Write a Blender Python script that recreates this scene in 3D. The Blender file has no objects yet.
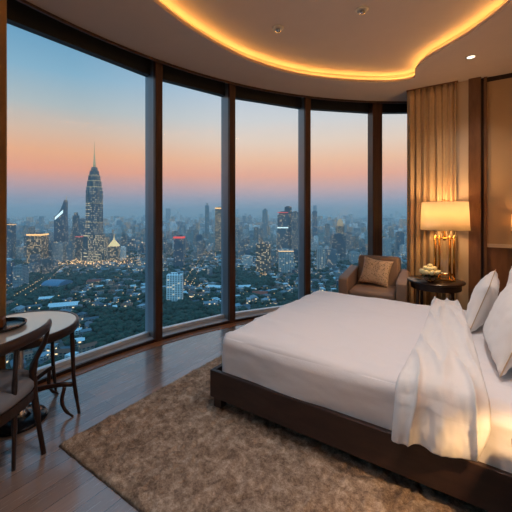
import bpy, bmesh, math, random
from mathutils import Vector, Matrix, noise
PI = math.pi
R = math.radians
random.seed(11)
S = bpy.context.scene
COL = S.collection

# ------------------------------------------------------------------ frames
EYE = 1.5
F = 330.0
HZ = 213.0
AX = Vector((.8273, -.5617)); PX = Vector((.5617, .8273))   # room axes: along the bed / across the bed
ROT = math.atan2(AX.y, AX.x)
def W(a, p, z=0.0): return Vector((a*AX.x+p*PX.x, a*AX.y+p*PX.y, z))
CC = Vector((2.28, .40))                                    # centre of the curved window wall
def arc(r, deg, z=0.0): return Vector((CC.x+r*math.cos(R(deg)), CC.y+r*math.sin(R(deg)), z))
def arc_at(px, r):
    k = (px-256)/F
    A = 1+k*k; B = -2*(k*CC.x+CC.y); Cc = CC.length_squared-r*r
    y = (-B+math.sqrt(B*B-4*A*Cc))/(2*A)
    return math.degrees(math.atan2(y-CC.y, k*y-CC.x))

# ------------------------------------------------------------------ object helpers
def link(o): COL.objects.link(o); return o
def tag(o, label=None, cat=None, group=None, kind=None):
    if label: o['label'] = label
    if cat: o['category'] = cat
    if group: o['group'] = group
    if kind: o['kind'] = kind
    return o
def empty(name, loc, rz=0.0):
    o = bpy.data.objects.new(name, None); o.location = loc; o.rotation_euler = (0, 0, rz); o.empty_display_size = .1
    return link(o)
def obj(name, bm, mat, parent=None, smooth=False, loc=None, rz=None):
    me = bpy.data.meshes.new(name)
    bmesh.ops.recalc_face_normals(bm, faces=bm.faces[:])
    bm.to_mesh(me); bm.free()
    for m in (mat if isinstance(mat, (list, tuple)) else [mat]): me.materials.append(m)
    if smooth:
        for p in me.polygons: p.use_smooth = True
    o = bpy.data.objects.new(name, me)
    if parent is not None: o.parent = parent
    if loc is not None: o.location = loc
    if rz is not None: o.rotation_euler = (0, 0, rz)
    return link(o)
def autosmooth(o, deg=35):
    me = o.data
    for p in me.polygons: p.use_smooth = True
    bm = bmesh.new(); bm.from_mesh(me)
    for e in bm.edges:
        if len(e.link_faces) == 2: e.smooth = e.calc_face_angle(0) < R(deg)
        else: e.smooth = False
    bm.to_mesh(me); bm.free()
    return o
def B(): return bmesh.new()
def box(bm, x0, x1, y0, y1, z0, z1, bev=0.0, mat=0, seg=2, M=None):
    r = bmesh.ops.create_cube(bm, size=1)
    vs = r['verts']
    for v in vs:
        v.co = Vector(((x0+x1)/2+v.co.x*(x1-x0), (y0+y1)/2+v.co.y*(y1-y0), (z0+z1)/2+v.co.z*(z1-z0)))
    es = list({e for v in vs for e in v.link_edges}); fs = list({f for v in vs for f in v.link_faces})
    for f in fs: f.material_index = mat
    if bev > 0:
        g = bmesh.ops.bevel(bm, geom=es, offset=bev, segments=seg, affect='EDGES', profile=.5)
        vs = list({v for v in g['verts']} | {v for v in vs if v.is_valid})
        for f in g['faces']: f.material_index = mat
    if M is not None: bmesh.ops.transform(bm, matrix=M, verts=[v for v in vs if v.is_valid])
    return bm
def lathe(bm, prof, n=32, cx=0, cy=0, cap=True, mat=0):
    rings = []
    for (r, z) in prof:
        if r < 1e-5: rings.append([bm.verts.new((cx, cy, z))])
        else: rings.append([bm.verts.new((cx+r*math.cos(2*PI*i/n), cy+r*math.sin(2*PI*i/n), z)) for i in range(n)])
    for a, b in zip(rings, rings[1:]):
        for i in range(n):
            j = (i+1) % n
            vs = []
            for v in ((a[i] if len(a) > 1 else a[0]), (a[j] if len(a) > 1 else a[0]), (b[j] if len(b) > 1 else b[0]), (b[i] if len(b) > 1 else b[0])):
                if v not in vs: vs.append(v)
            if len(vs) > 2:
                f = bm.faces.new(vs); f.material_index = mat
    if cap:
        for rg in (rings[0], rings[-1]):
            if len(rg) > 2: bm.faces.new(rg).material_index = mat
    return bm
def tube(bm, pts, rad, n=10, flat=1.0, cap=True, up=Vector((0, 0, 1))):
    """sweep an ellipse along points; rad is a number or a list; flat scales the second axis"""
    pts = [Vector(p) for p in pts]
    rings = []
    for i, p in enumerate(pts):
        t = (pts[min(i+1, len(pts)-1)]-pts[max(i-1, 0)]).normalized()
        s = t.cross(up)
        if s.length < 1e-3: s = t.cross(Vector((1, 0, 0)))
        s.normalize(); u = s.cross(t).normalized()
        r = rad[i] if isinstance(rad, (list, tuple)) else rad
        rings.append([bm.verts.new(p+s*(r*math.cos(2*PI*k/n))+u*(r*flat*math.sin(2*PI*k/n))) for k in range(n)])
    for a, b in zip(rings, rings[1:]):
        for k in range(n): bm.faces.new((a[k], a[(k+1) % n], b[(k+1) % n], b[k]))
    if cap: bm.faces.new(rings[0]); bm.faces.new(rings[-1])
    return bm
def spline(pts, n=8):
    pts = [Vector(p) for p in pts]; out = []
    P = [pts[0]*2-pts[1]]+pts+[pts[-1]*2-pts[-2]]
    for i in range(1, len(P)-2):
        for k in range(n):
            t = k/n
            out.append(.5*((2*P[i])+(-P[i-1]+P[i+1])*t+(2*P[i-1]-5*P[i]+4*P[i+1]-P[i+2])*t*t+(-P[i-1]+3*P[i]-3*P[i+1]+P[i+2])*t**3))
    out.append(pts[-1]); return out
def prism(bm, loop, z0, z1, mat=0):
    lo = [bm.verts.new((p[0], p[1], z0)) for p in loop]; hi = [bm.verts.new((p[0], p[1], z1)) for p in loop]
    n = len(loop)
    bm.faces.new(lo).material_index = mat; bm.faces.new(hi).material_index = mat
    for i in range(n): bm.faces.new((lo[i], lo[(i+1) % n], hi[(i+1) % n], hi[i])).material_index = mat
    return bm
def band(bm, r0, r1, z0, z1, degs, mat=0):
    """a curved bar following the window wall"""
    q = [[bm.verts.new(arc(r, d, z)) for (r, z) in ((r0, z0), (r1, z0), (r1, z1), (r0, z1))] for d in degs]
    for a, b in zip(q, q[1:]):
        for k in range(4): bm.faces.new((a[k], a[(k+1) % 4], b[(k+1) % 4], b[k])).material_index = mat
    bm.faces.new(q[0]); bm.faces.new(q[-1])
    return bm
def fbm(v, o=4): return noise.fractal(v, 1.0, 2.0, o)

# ------------------------------------------------------------------ materials
def s2l(c): return tuple(((x/255)/12.92 if x <= 10 else (((x/255)+.055)/1.055)**2.4) for x in c)+(1,)
class NT:
    def __init__(s, name):
        s.m = bpy.data.materials.new(name); s.m.use_nodes = True
        s.t = s.m.node_tree; s.n = s.t.nodes; s.n.clear()
        s.out = s.n.new('ShaderNodeOutputMaterial')
    def new(s, ty, **kw):
        n = s.n.new(ty)
        for k, v in kw.items():
            if k in n.inputs.keys() if isinstance(k, str) else False: s.set(n, k, v)
            else: setattr(n, k, v)
        return n
    def set(s, n, k, v):
        if isinstance(v, bpy.types.NodeSocket): s.t.links.new(v, n.inputs[k])
        else: n.inputs[k].default_value = v
    def math(s, op, a, b=None, c=None):
        n = s.n.new('ShaderNodeMath'); n.operation = op
        s.set(n, 0, a)
        if b is not None: s.set(n, 1, b)
        if c is not None: s.set(n, 2, c)
        return n.outputs[0]
    def mix(s, f, a, b):
        n = s.n.new('ShaderNodeMix'); n.data_type = 'RGBA'
        s.set(n, 0, f); s.set(n, 6, a); s.set(n, 7, b); return n.outputs[2]
    def bsdf(s, **kw):
        b = s.n.new('ShaderNodeBsdfPrincipled')
        for k, v in kw.items(): s.set(b, k.replace('_', ' '), v)
        s.t.links.new(b.outputs[0], s.out.inputs[0]); return b
    def obj(s, scale=None, rot=None):
        tc = s.n.new('ShaderNodeTexCoord'); v = tc.outputs['Object']
        if scale or rot:
            m = s.n.new('ShaderNodeMapping'); s.t.links.new(v, m.inputs[0])
            if scale: m.inputs['Scale'].default_value = scale
            if rot: m.inputs['Rotation'].default_value = rot
            v = m.outputs[0]
        return v
    def noise(s, vec, scale, detail=4, rough=.5):
        n = s.n.new('ShaderNodeTexNoise'); s.set(n, 'Vector', vec); s.set(n, 'Scale', scale); s.set(n, 'Detail', detail); s.set(n, 'Roughness', rough)
        return n.outputs['Fac']
    def ramp(s, fac, stops):
        n = s.n.new('ShaderNodeValToRGB'); s.set(n, 'Fac', fac)
        e = n.color_ramp.elements
        while len(e) < len(stops): e.new(.5)
        for k, (p, c) in enumerate(stops): e[k].position = p; e[k].color = c
        return n.outputs[0]
    def bump(s, h, strength=.3, dist=.01):
        n = s.n.new('ShaderNodeBump'); s.set(n, 'Height', h); s.set(n, 'Strength', strength); s.set(n, 'Distance', dist)
        return n.outputs[0]
def simple(name, col, rough=.6, metal=0.0, var=.12, nscale=6, bump=.0, bscale=200, stretch=None, **kw):
    m = NT(name); v = m.obj(stretch)
    c = s2l(col); d = tuple(x*(1-var) for x in c[:3])+(1,); h = tuple(min(1, x*(1+var)) for x in c[:3])+(1,)
    b = m.bsdf(Base_Color=m.mix(m.noise(v, nscale), d, h), Roughness=rough, Metallic=metal, **kw)
    if bump: m.set(b, 'Normal', m.bump(m.noise(v, bscale, 3), bump, .004))
    return m.m
def wood(name, dark, light, scale=(3, 3, 40), rough=.35, rot=None):
    m = NT(name); v = m.obj(scale, rot)
    f = m.noise(v, 2.2, 6, .6)
    b = m.bsdf(Base_Color=m.ramp(f, [(.3, s2l(dark)), (.7, s2l(light))]), Roughness=rough)
    m.set(b, 'Normal', m.bump(f, .12, .003)); return m.m

M = {}
M['wall'] = simple('wall_paint', (176, 150, 118), .8, bump=.15)
M['ceil'] = simple('ceiling_paint', (196, 176, 162), .85, var=.04, bump=.05)
M['cream'] = simple('cream_panel', (205, 180, 150), .7, var=.05)
M['brownpanel'] = wood('brown_veneer', (100, 66, 42), (132, 90, 58), (6, 6, 1.2))
M['darkwood'] = wood('dark_wood', (34, 19, 14), (56, 32, 23), (5, 5, 2), .28)
M['bedwood'] = wood('bed_frame_wood', (46, 30, 27), (66, 44, 38), (2, 8, 8), .42)
M['redwood'] = wood('mullion_wood', (58, 36, 26), (92, 60, 42), (14, 14, 1.0), .4)
M['metal'] = simple('window_frame_metal', (150, 164, 176), .35, .35, var=.06)
M['darkmetal'] = simple('dark_header_metal', (44, 46, 50), .45, .4)
M['alu'] = simple('pale_aluminium', (232, 234, 238), .35, .5, var=.04)
M['sill'] = simple('sill_stone', (196, 200, 208), .3, var=.08)
M['brass'] = simple('brass', (214, 160, 84), .22, 1.0, var=.05)
M['chrome'] = simple('chrome', (205, 205, 205), .12, 1.0, var=.03)
M['black'] = simple('black_lacquer', (20, 20, 24), .18)
M['discblack'] = simple('dark_base_metal', (34, 36, 42), .25, .6)
M['greyfab'] = simple('grey_upholstery', (120, 124, 134), .85, bump=.4, bscale=260)
M['amber'] = simple('amber_box', (140, 84, 44), .4)
M['paper'] = simple('printed_paper', (170, 160, 150), .5, nscale=40, var=.35)
M['white_plastic'] = simple('white_plastic', (190, 182, 172), .5)
M['leaf'] = simple('leaf_green', (60, 84, 40), .6)
M['rose'] = simple('rose_petals', (255, 236, 176), .6, var=.04, nscale=30)
def linen(name, col, cr=.0):
    m = NT(name); v = m.obj()
    f = m.noise(v, 5, 5, .55); g = m.noise(v, 900, 2)
    b = m.bsdf(Base_Color=s2l(col), Roughness=.75, Sheen_Weight=.15)
    h = m.math('ADD', m.math('MULTIPLY', f, 1.0), m.math('MULTIPLY', g, .03))
    m.set(b, 'Normal', m.bump(h, .35, .02)); return m.m
M['linen'] = linen('white_cotton', (238, 234, 236))
M['duvet'] = linen('white_duvet_cotton', (240, 236, 234))
M['pillow'] = linen('white_pillow_cotton', (240, 234, 230))
M['piping'] = simple('pillow_piping', (196, 170, 140), .7)
def leather():
    m = NT('tan_upholstery'); v = m.obj()
    b = m.bsdf(Base_Color=m.mix(m.noise(v, 8), s2l((138, 112, 94)), s2l((158, 130, 110))), Roughness=.55)
    m.set(b, 'Normal', m.bump(m.noise(v, 160, 3), .25, .004)); return m.m
M['chair'] = leather()
def brocade():
    m = NT('speckled_cushion'); v = m.obj()
    vo = m.n.new('ShaderNodeTexVoronoi'); m.set(vo, 'Vector', v); m.set(vo, 'Scale', 55.0)
    f = m.noise(v, 38, 3)
    b = m.bsdf(Base_Color=m.ramp(m.math('ADD', m.math('MULTIPLY', f, .6), m.math('MULTIPLY', vo.outputs['Distance'], .8)), [(.40, s2l((98, 72, 54))), (.60, s2l((214, 184, 152)))]), Roughness=.45)
    m.set(b, 'Normal', m.bump(vo.outputs['Distance'], .4, .006)); return m.m
M['brocade'] = brocade()
def curtain_mat():
    m = NT('curtain_fabric'); v = m.obj((1, 1, 1))
    b = m.bsdf(Base_Color=m.mix(m.noise(v, 30, 3), s2l((186, 154, 112)), s2l((206, 172, 128))), Roughness=.8, Sheen_Weight=.2)
    m.set(b, 'Normal', m.bump(m.noise(m.obj((60, 60, 6)), 6, 3), .2, .004)); return m.m
M['curtain'] = curtain_mat()
def fabric_panel():
    m = NT('amber_wall_panel'); v = m.obj()
    f = m.noise(v, 1.6, 5, .6); g = m.noise(m.obj((2, 2, 60)), 9, 3)
    m.bsdf(Base_Color=m.mix(m.math('ADD', m.math('MULTIPLY', f, .7), m.math('MULTIPLY', g, .3)), s2l((172, 138, 98)), s2l((198, 162, 118))), Roughness=.6)
    return m.m
M['panel'] = fabric_panel()
def floor_mat():
    m = NT('dark_plank_floor'); v = m.obj(None, (0, 0, 0))
    br = m.n.new('ShaderNodeTexBrick'); m.set(br, 'Vector', m.obj(None, (0, 0, PI/2)))
    br.offset = .37; m.set(br, 'Scale', 1.0); m.set(br, 'Brick Width', 1.5); m.set(br, 'Row Height', .13); m.set(br, 'Mortar Size', .0016)
    m.set(br, 'Color1', s2l((146, 122, 110))); m.set(br, 'Color2', s2l((178, 150, 136))); m.set(br, 'Mortar', s2l((26, 18, 16))); m.set(br, 'Bias', 0.0)
    g = m.noise(m.obj((26, 1.4, 1)), 3, 6, .65)
    c = m.mix(m.math('MULTIPLY', g, .6), br.outputs['Color'], s2l((96, 80, 74)))
    b = m.bsdf(Base_Color=c, Roughness=m.math('ADD', m.math('MULTIPLY', g, .16), .18), Specular_IOR_Level=1.0, Coat_Weight=1.0, Coat_Roughness=.14, Coat_IOR=1.7)
    m.set(b, 'Normal', m.bump(m.math('ADD', m.math('MULTIPLY', br.outputs['Fac'], -1.0), m.math('MULTIPLY', g, .25)), .2, .003)); return m.m
M['floor'] = floor_mat()
M['border'] = wood('floor_border_wood', (150, 98, 66), (182, 126, 88), (8, 8, 8), .3)
def rug_mat():
    m = NT('rug_pile'); v = m.obj()
    f = m.noise(v, 7, 6, .7); g = m.noise(v, 120, 3, .7); h = m.noise(v, 24, 6, .75)
    q = m.math('ADD', m.math('MULTIPLY', f, .3), m.math('ADD', m.math('MULTIPLY', g, .2), m.math('MULTIPLY', h, .5)))
    b = m.bsdf(Base_Color=m.ramp(q, [(.40, s2l((108, 88, 74))), (.5, s2l((166, 142, 122))), (.62, s2l((222, 202, 182)))]), Roughness=.95)  # tone contrast puts shade between the pile clumps into the colour
    m.set(b, 'Normal', m.bump(m.math('ADD', g, h), .9, .012)); return m.m
M['rug'] = rug_mat()
def glass():
    m = NT('window_glass')
    t = m.n.new('ShaderNodeBsdfTransparent'); m.set(t, 0, (.97, .985, .99, 1))
    g = m.n.new('ShaderNodeBsdfGlossy'); m.set(g, 'Roughness', 0.02); m.set(g, 'Color', (1, 1, 1, 1))
    fr = m.n.new('ShaderNodeFresnel'); m.set(fr, 'IOR', 1.2)
    x = m.n.new('ShaderNodeMixShader'); m.set(x, 0, fr.outputs[0]); m.set(x, 1, t.outputs[0]); m.set(x, 2, g.outputs[0])
    m.t.links.new(x.outputs[0], m.out.inputs[0]); return m.m
M['glass'] = glass()
def clear(name, col=(1, 1, 1, 1), rough=.02, ior=1.45):
    m = NT(name); m.bsdf(Base_Color=col, Roughness=rough, Transmission_Weight=1.0, IOR=ior); return m.m
M['clear'] = clear('clear_glass', (1, .97, .93, 1))
def shade_mat(name, col, tr=.55):
    m = NT(name); v = m.obj()
    d = m.n.new('ShaderNodeBsdfDiffuse'); m.set(d, 0, s2l(col))
    t = m.n.new('ShaderNodeBsdfTranslucent'); m.set(t, 0, s2l(col))
    x = m.n.new('ShaderNodeMixShader'); m.set(x, 0, tr); m.set(x, 1, d.outputs[0]); m.set(x, 2, t.outputs[0])
    m.set(d, 'Normal', m.bump(m.noise(v, 300, 2), .1, .002))
    m.t.links.new(x.outputs[0], m.out.inputs[0]); return m.m
M['shade'] = shade_mat('lamp_shade_linen', (252, 236, 208), .8)
def emit(name, col, st, sampling=None):
    m = NT(name); e = m.n.new('ShaderNodeEmission'); m.set(e, 0, col if len(col) == 4 else s2l(col)); m.set(e, 1, st)
    m.t.links.new(e.outputs[0], m.out.inputs[0])
    if sampling: m.m.cycles.emission_sampling = sampling
    return m.m
M['led'] = emit('warm_led', (1.0, .52, .12, 1), 24)
M['spotglow'] = emit('downlight_glow', (1.0, .86, .64, 1), 2.5, 'NONE')
M['tabletop'] = simple('cream_tabletop', (246, 244, 240), .12, var=.03, Specular_IOR_Level=.7, Coat_Weight=1.0, Coat_Roughness=.05, Coat_IOR=2.3)

# ------------------------------------------------------------------ lights
def light(name, ty, loc, energy, col, **kw):
    l = bpy.data.lights.new(name, ty); l.energy = energy; l.color = col
    for k, v in kw.items(): setattr(l, k, v)
    o = bpy.data.objects.new(name, l); o.location = loc; return link(o)

# ------------------------------------------------------------------ ROOM SHELL
H = 3.25
A0, A1 = 82.0, 224.0
R_IN = 4.85
def tagS(o): o['kind'] = 'structure'; return o
def wbox(name, a0, a1, p0, p1, z0, z1, mat, bev=0):
    bm = B(); box(bm, a0, a1, p0, p1, z0, z1, bev)
    return tagS(obj(name, bm, mat, None, False, (0, 0, 0), ROT))
WP = 5.22                                                 # far wall plane
HA = .46                                                  # headboard wall plane
# floor
fl = B()
arcpts = [arc(4.86, A1+(A0-A1)*i/60) for i in range(61)]
room = [Vector((v.x, v.y)) for v in arcpts]+[Vector(W(a, p)[:2]) for a, p in ((-.60, WP+.3), (HA+.1, WP+.3), (HA+.1, 1.25), (1.7, 1.25), (1.7, -2.5))]
Rot = Matrix.Rotation(-ROT, 4, 'Z')
prism(fl, [(Rot @ Vector((v.x, v.y, 0)))[:2] for v in room], -.12, 0)
tagS(obj('floor', fl, M['floor'], None, False, (0, 0, 0), ROT))
degs = [A0+(A1-A0)*i/80 for i in range(81)]
tagS(obj('trim_1', band(B(), 4.735, 4.852, -.02, .006, degs), M['border']))
tagS(obj('trim_2', band(B(), 4.85, 4.875, -.02, .04, degs), M['darkwood']))
tagS(obj('trim_3', band(B(), 4.8745, 5.12, -.02, .036, degs), M['sill']))
# walls
wbox('wall_far', -.60, HA+.15, WP, WP+.15, 0, 3.6, M['wall'])
wbox('wall_return', -.75, -.60, WP+.0, 6.15, 0, 3.6, M['wall'])
wbox('wall_head', HA, HA+.15, 1.10, WP, 0, 3.6, M['wall'])
wbox('wall_alcove', HA+.15, 1.75, 1.10, 1.25, 0, 3.6, M['wall'])
wbox('wall_side', 1.6, 1.75, -2.5, 1.10, 0, 3.6, M['wall'])
wbox('wall_back', -2.2, 1.75, -2.65, -2.5, 0, 3.6, M['wall'])
# far wall dressing: pale strip, brown pilaster, dark groove, framed fabric panel, wainscot
wbox('trim_4', -.26, -.125, WP-.045, WP, 0, H, M['cream'])
wbox('trim_5', -.125, .010, WP-.10, WP, 0, H, M['brownpanel'], .004)
wbox('trim_6', .010, .040, WP-.02, WP, 0, H, M['darkwood'])
wbox('trim_7', .040, .075, WP-.06, WP, 0, H, M['brownpanel'], .003)
wbox('trim_8', .075, HA, WP-.015, WP, 0, 1.06, M['brownpanel'])
wbox('trim_9', .075, HA, WP-.035, WP, 1.06, 1.105, M['cream'], .004)
wbox('trim_10', .075, HA, WP-.015, WP, 3.19, H, M['darkwood'])
wbox('trim_11', .075, HA, WP-.02, WP, 1.105, 3.19, M['panel'])
wbox('baseboard_far', .075, HA, WP-.03, WP-.015, 0, .12, M['darkwood'])
# ceiling
cove = [(-.854, 2.71), (-.55, 3.24), (-.07, 3.80), (.56, 4.20), (1.25, 4.385), (1.70, 4.42), (1.93, 4.38), (2.05, 4.27),
        (1.96, 4.06), (1.93, 3.80), (2.01, 3.50), (2.09, 3.17), (2.11, 2.71), (1.97, 2.36), (1.72, 1.98), (1.42, 1.55), (1.12, 1.10), (.84, .66), (.52, .2), (.2, -.35), (-.25, -.8), (-.80, -.65),
        (-1.28, .3), (-1.34, 1.2), (-1.18, 2.0)]
cv = [Vector((x, y, 0)) for x, y in cove]
N = len(cv); ring = []
for i in range(N):
    p0, p1, p2, p3 = cv[i-1], cv[i], cv[(i+1) % N], cv[(i+2) % N]
    for k in range(8):
        t = k/8
        ring.append(.5*((2*p1)+(-p0+p2)*t+(2*p0-5*p1+4*p2-p3)*t*t+(-p0+3*p1-3*p2+p3)*t**3))
def offset(loop, d):
    n = len(loop); out = []
    area = sum(loop[i].x*loop[(i+1) % n].y-loop[(i+1) % n].x*loop[i].y for i in range(n))
    sg = 1 if area > 0 else -1
    for i in range(n):
        t = (loop[(i+1) % n]-loop[i-1]).normalized()
        out.append(loop[i]+Vector((t.y, -t.x, 0))*d*sg)
    return out
def ring_slab(bm, outer, inner, z0, z1):
    """a plate between two loops (outer minus inner) with thickness"""
    for z in (z0, z1):
        eo = []
        for lp in (outer, inner):
            vs = [bm.verts.new((p.x, p.y, z)) for p in lp]
            eo += [bm.edges.new((vs[i], vs[(i+1) % len(vs)])) for i in range(len(vs))]
        bmesh.ops.triangle_fill(bm, use_beauty=True, use_dissolve=False, edges=eo)
    for lp in (outer, inner):
        lo = [bm.verts.new((p.x, p.y, z0)) for p in lp]; hi = [bm.verts.new((p.x, p.y, z1)) for p in lp]
        for i in range(len(lp)):
            j = (i+1) % len(lp); bm.faces.new((lo[i], lo[j], hi[j], hi[i]))
    return bm
outer = [arc(4.79, A1+(A0-A1)*i/60) for i in range(61)]+[W(a, p) for a, p in ((-.66, WP+.1), (HA+.1, WP+.1), (HA+.1, 1.2), (1.7, 1.2), (1.7, -2.6))]
outer = [Vector((v.x, v.y, 0)) for v in outer]
cb = B()
ring_slab(cb, outer, ring, H, H+.035)
riser = offset(ring, .075)
bmesh.ops.remove_doubles(cb, verts=cb.verts, dist=1e-5)
tagS(obj('ceiling', cb, M['ceil']))
rb = B()
lo = [rb.verts.new((p.x, p.y, H+.03)) for p in riser]; hi = [rb.verts.new((p.x, p.y, H+.115)) for p in riser]
for i in range(len(riser)):
    j = (i+1) % len(riser); rb.faces.new((lo[i], lo[j], hi[j], hi[i]))
for v in [arc(5.5, A1+(A0-A1)*i/30, H+.115) for i in range(31)]: pass
tp = [arc(5.0, A1+(A0-A1)*i/30, H+.115) for i in range(31)]+[W(a, p, H+.115) for a, p in ((-.66, WP+.2), (HA+.12, WP+.2), (1.75, 1.2), (1.75, -2.6))]
f0 = [rb.verts.new(v) for v in tp]; f1 = [rb.verts.new(v+Vector((0, 0, .06))) for v in tp]
rb.faces.new(f0); rb.faces.new(f1)
for i in range(len(tp)):
    j = (i+1) % len(tp); rb.faces.new((f0[i], f0[j], f1[j], f1[i]))
tagS(obj('ceiling.001', rb, M['ceil']))
# led strip lying on the ledge of the recess
st = offset(ring, .058); st2 = offset(ring, .046)
lb = B()
q = [[lb.verts.new((o_.x, o_.y, H+.037)), lb.verts.new((i_.x, i_.y, H+.037)), lb.verts.new((i_.x, i_.y, H+.047)), lb.verts.new((o_.x, o_.y, H+.047))] for o_, i_ in zip(st, st2)]
for i in range(len(q)):
    a, b = q[i], q[(i+1) % len(q)]
    for k in range(4): lb.faces.new((a[k], a[(k+1) % 4], b[(k+1) % 4], b[k]))
tag(obj('light_strip', lb, M['led']), 'warm amber strip light glowing inside the curved ceiling recess', 'light')
# edge trim and window header
tagS(obj('trim_12', band(B(), 4.775, 4.80, H-.025, H+.05, degs), M['redwood']))
tagS(obj('trim_13', band(B(), 4.80, 4.82, H+.0, H+.23, degs), M['redwood']))
tagS(obj('trim_14', band(B(), 4.82, 5.14, H+.18, H+.30, degs), M['darkmetal']))
# mullions
GR = 5.055
mdeg = [arc_at(159, R_IN), arc_at(232.5, R_IN), arc_at(308, R_IN), arc_at(377.5, R_IN)]
m0 = arc_at(-3.6, R_IN)
extra = [m0+13.6*k for k in range(1, 6)]
allm = extra[::-1]+[m0]+mdeg+[A0+1.0]
ti = 15
for k, d in enumerate(allm):
    if d > A1: continue
    wide = abs(d-mdeg[3]) < .1
    near = abs(d-m0) < .1
    hw = .078 if wide else (.045 if not near else .05)
    wd = .20 if wide else .055
    bm = B(); box(bm, R_IN-.005, R_IN+wd, -hw, hw, .0, H+.18, .006)
    tagS(obj('trim_%d' % ti, bm, M['redwood'], None, False, (CC.x, CC.y, 0), R(d))); ti += 1
    bm = B(); box(bm, R_IN+wd+.0005, GR+.07, -.036, .036, .036, H+.18, .003)
    tagS(obj('trim_%d' % ti, bm, M['metal'], None, False, (CC.x, CC.y, 0), R(d))); ti += 1
# panes between mullions, with channel and head frame (chords, as the real facets are flat)
md = sorted([d for d in allm if d < A1])+[A1+3]
wn = 1
for d0, d1 in zip(md, md[1:]):
    P0, P1 = arc(GR, d0), arc(GR, d1)
    L = (P1-P0).length; ang = math.atan2(P1.y-P0.y, P1.x-P0.x)
    bm = B(); box(bm, .0, L, -.006, .006, .05, 3.16)
    g = tagS(obj('window_%d' % wn, bm, M['glass'], None, False, (P0.x, P0.y, 0), ang))
    bm = B(); box(bm, .0, L, -.035, .03, .037, .075, .003)
    tagS(obj('window_channel', bm, M['alu'], g))
    bm = B(); box(bm, .0, L, -.04, .05, 3.14, H+.2, .003)
    tagS(obj('window_header', bm, M['darkmetal'], g))
    wn += 1

# ------------------------------------------------------------------ BED
bx0, bx1, by0, by1 = -1.69, .33, 1.87, 3.76
bed = empty('bed', W(0, 0), ROT)
tag(bed, 'king size bed with dark wooden frame and white fitted sheets on the rug', 'bed')
fb = B()
box(fb, bx0, bx1, by0, by0+.035, .115, .315, .004); obj('side_rail', fb, M['bedwood'], bed)
fb = B(); box(fb, bx0, bx1, by1-.035, by1, .115, .315, .004); obj('side_rail', fb, M['bedwood'], bed)
fb = B(); box(fb, bx0, bx0+.035, by0+.036, by1-.036, .115, .315, .004); obj('foot_rail', fb, M['bedwood'], bed)
fb = B(); box(fb, bx0+.036, bx1, by0+.036, by1-.036, .20, .27); obj('slat_base', fb, M['bedwood'], bed)
for (x, y) in ((bx0+.02, by0+.02), (bx0+.02, by1-.09), (bx1-.12, by0+.02), (bx1-.12, by1-.09)):
    fb = B(); box(fb, x, x+.07, y, y+.07, .036, .20, .004); obj('leg', fb, M['bedwood'], bed)
fb = B(); box(fb, bx1, bx1+.09, by0-.02, by1+.02, .04, 1.25, .02); hbx = obj('headboard', fb, M['brownpanel'], bed)
# mattress as a soft rounded box
def soft_box(x0, x1, y0, y1, z0, z1, rad, n=(90, 80, 14), wob=.006, seed=0.0, crown=.02):
    """grid-surfaced box with rounded upper edges and gentle creases"""
    bm = B(); hx, hy, hz = (x1-x0)/2, (y1-y0)/2, (z1-z0)/2
    bmesh.ops.create_cube(bm, size=2)
    bmesh.ops.subdivide_edges(bm, edges=bm.edges[:], cuts=n[0], use_grid_fill=True)
    for v in bm.verts:
        x, y, z = v.co.x*hx, v.co.y*hy, v.co.z*hz
        ix = max(-hx+rad, min(hx-rad, x)); iy = max(-hy+rad, min(hy-rad, y)); iz = max(-hz+rad*.35, min(hz-rad, z))
        d = Vector((x-ix, y-iy, z-iz)); L = d.length
        if L > 1e-6:
            rr = rad
            if z < 0: rr = rad
            m = max(abs(d.x), abs(d.y), abs(d.z)*(1 if z > 0 else rad/(rad*.35)))
            q = Vector((d.x, d.y, d.z if z > 0 else d.z/.35)); ql = q.length
            q = q*(m/ql) if ql > 0 else q
            if z <= 0: q.z *= .35
            p = Vector((ix, iy, iz))+q
        else: p = Vector((x, y, z))
        if z > 0: p.z += crown*(1-(x/hx)**2)*(1-(y/hy)**2)
        nrm = Vector((x/hx if abs(x) > hx*.98 else 0, y/hy if abs(y) > hy*.98 else 0, 1 if z > hz*.98 else 0))
        w = fbm(Vector((p.x*1.6+seed, p.y*2.4, p.z*3)), 4)*wob
        w += (1-abs(noise.noise(Vector((p.x*1.2+seed, p.y*5.0, p.z*2)))))**6*wob*.7
        p += nrm*w
        v.co = p+Vector(((x0+x1)/2, (y0+y1)/2, (z0+z1)/2))
    return bm
mb = soft_box(bx0+.045, bx1, by0+.03, by1-.03, .268, .585, .085, (88, 0, 0), .016)
obj('mattress', mb, M['linen'], bed, True)

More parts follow.
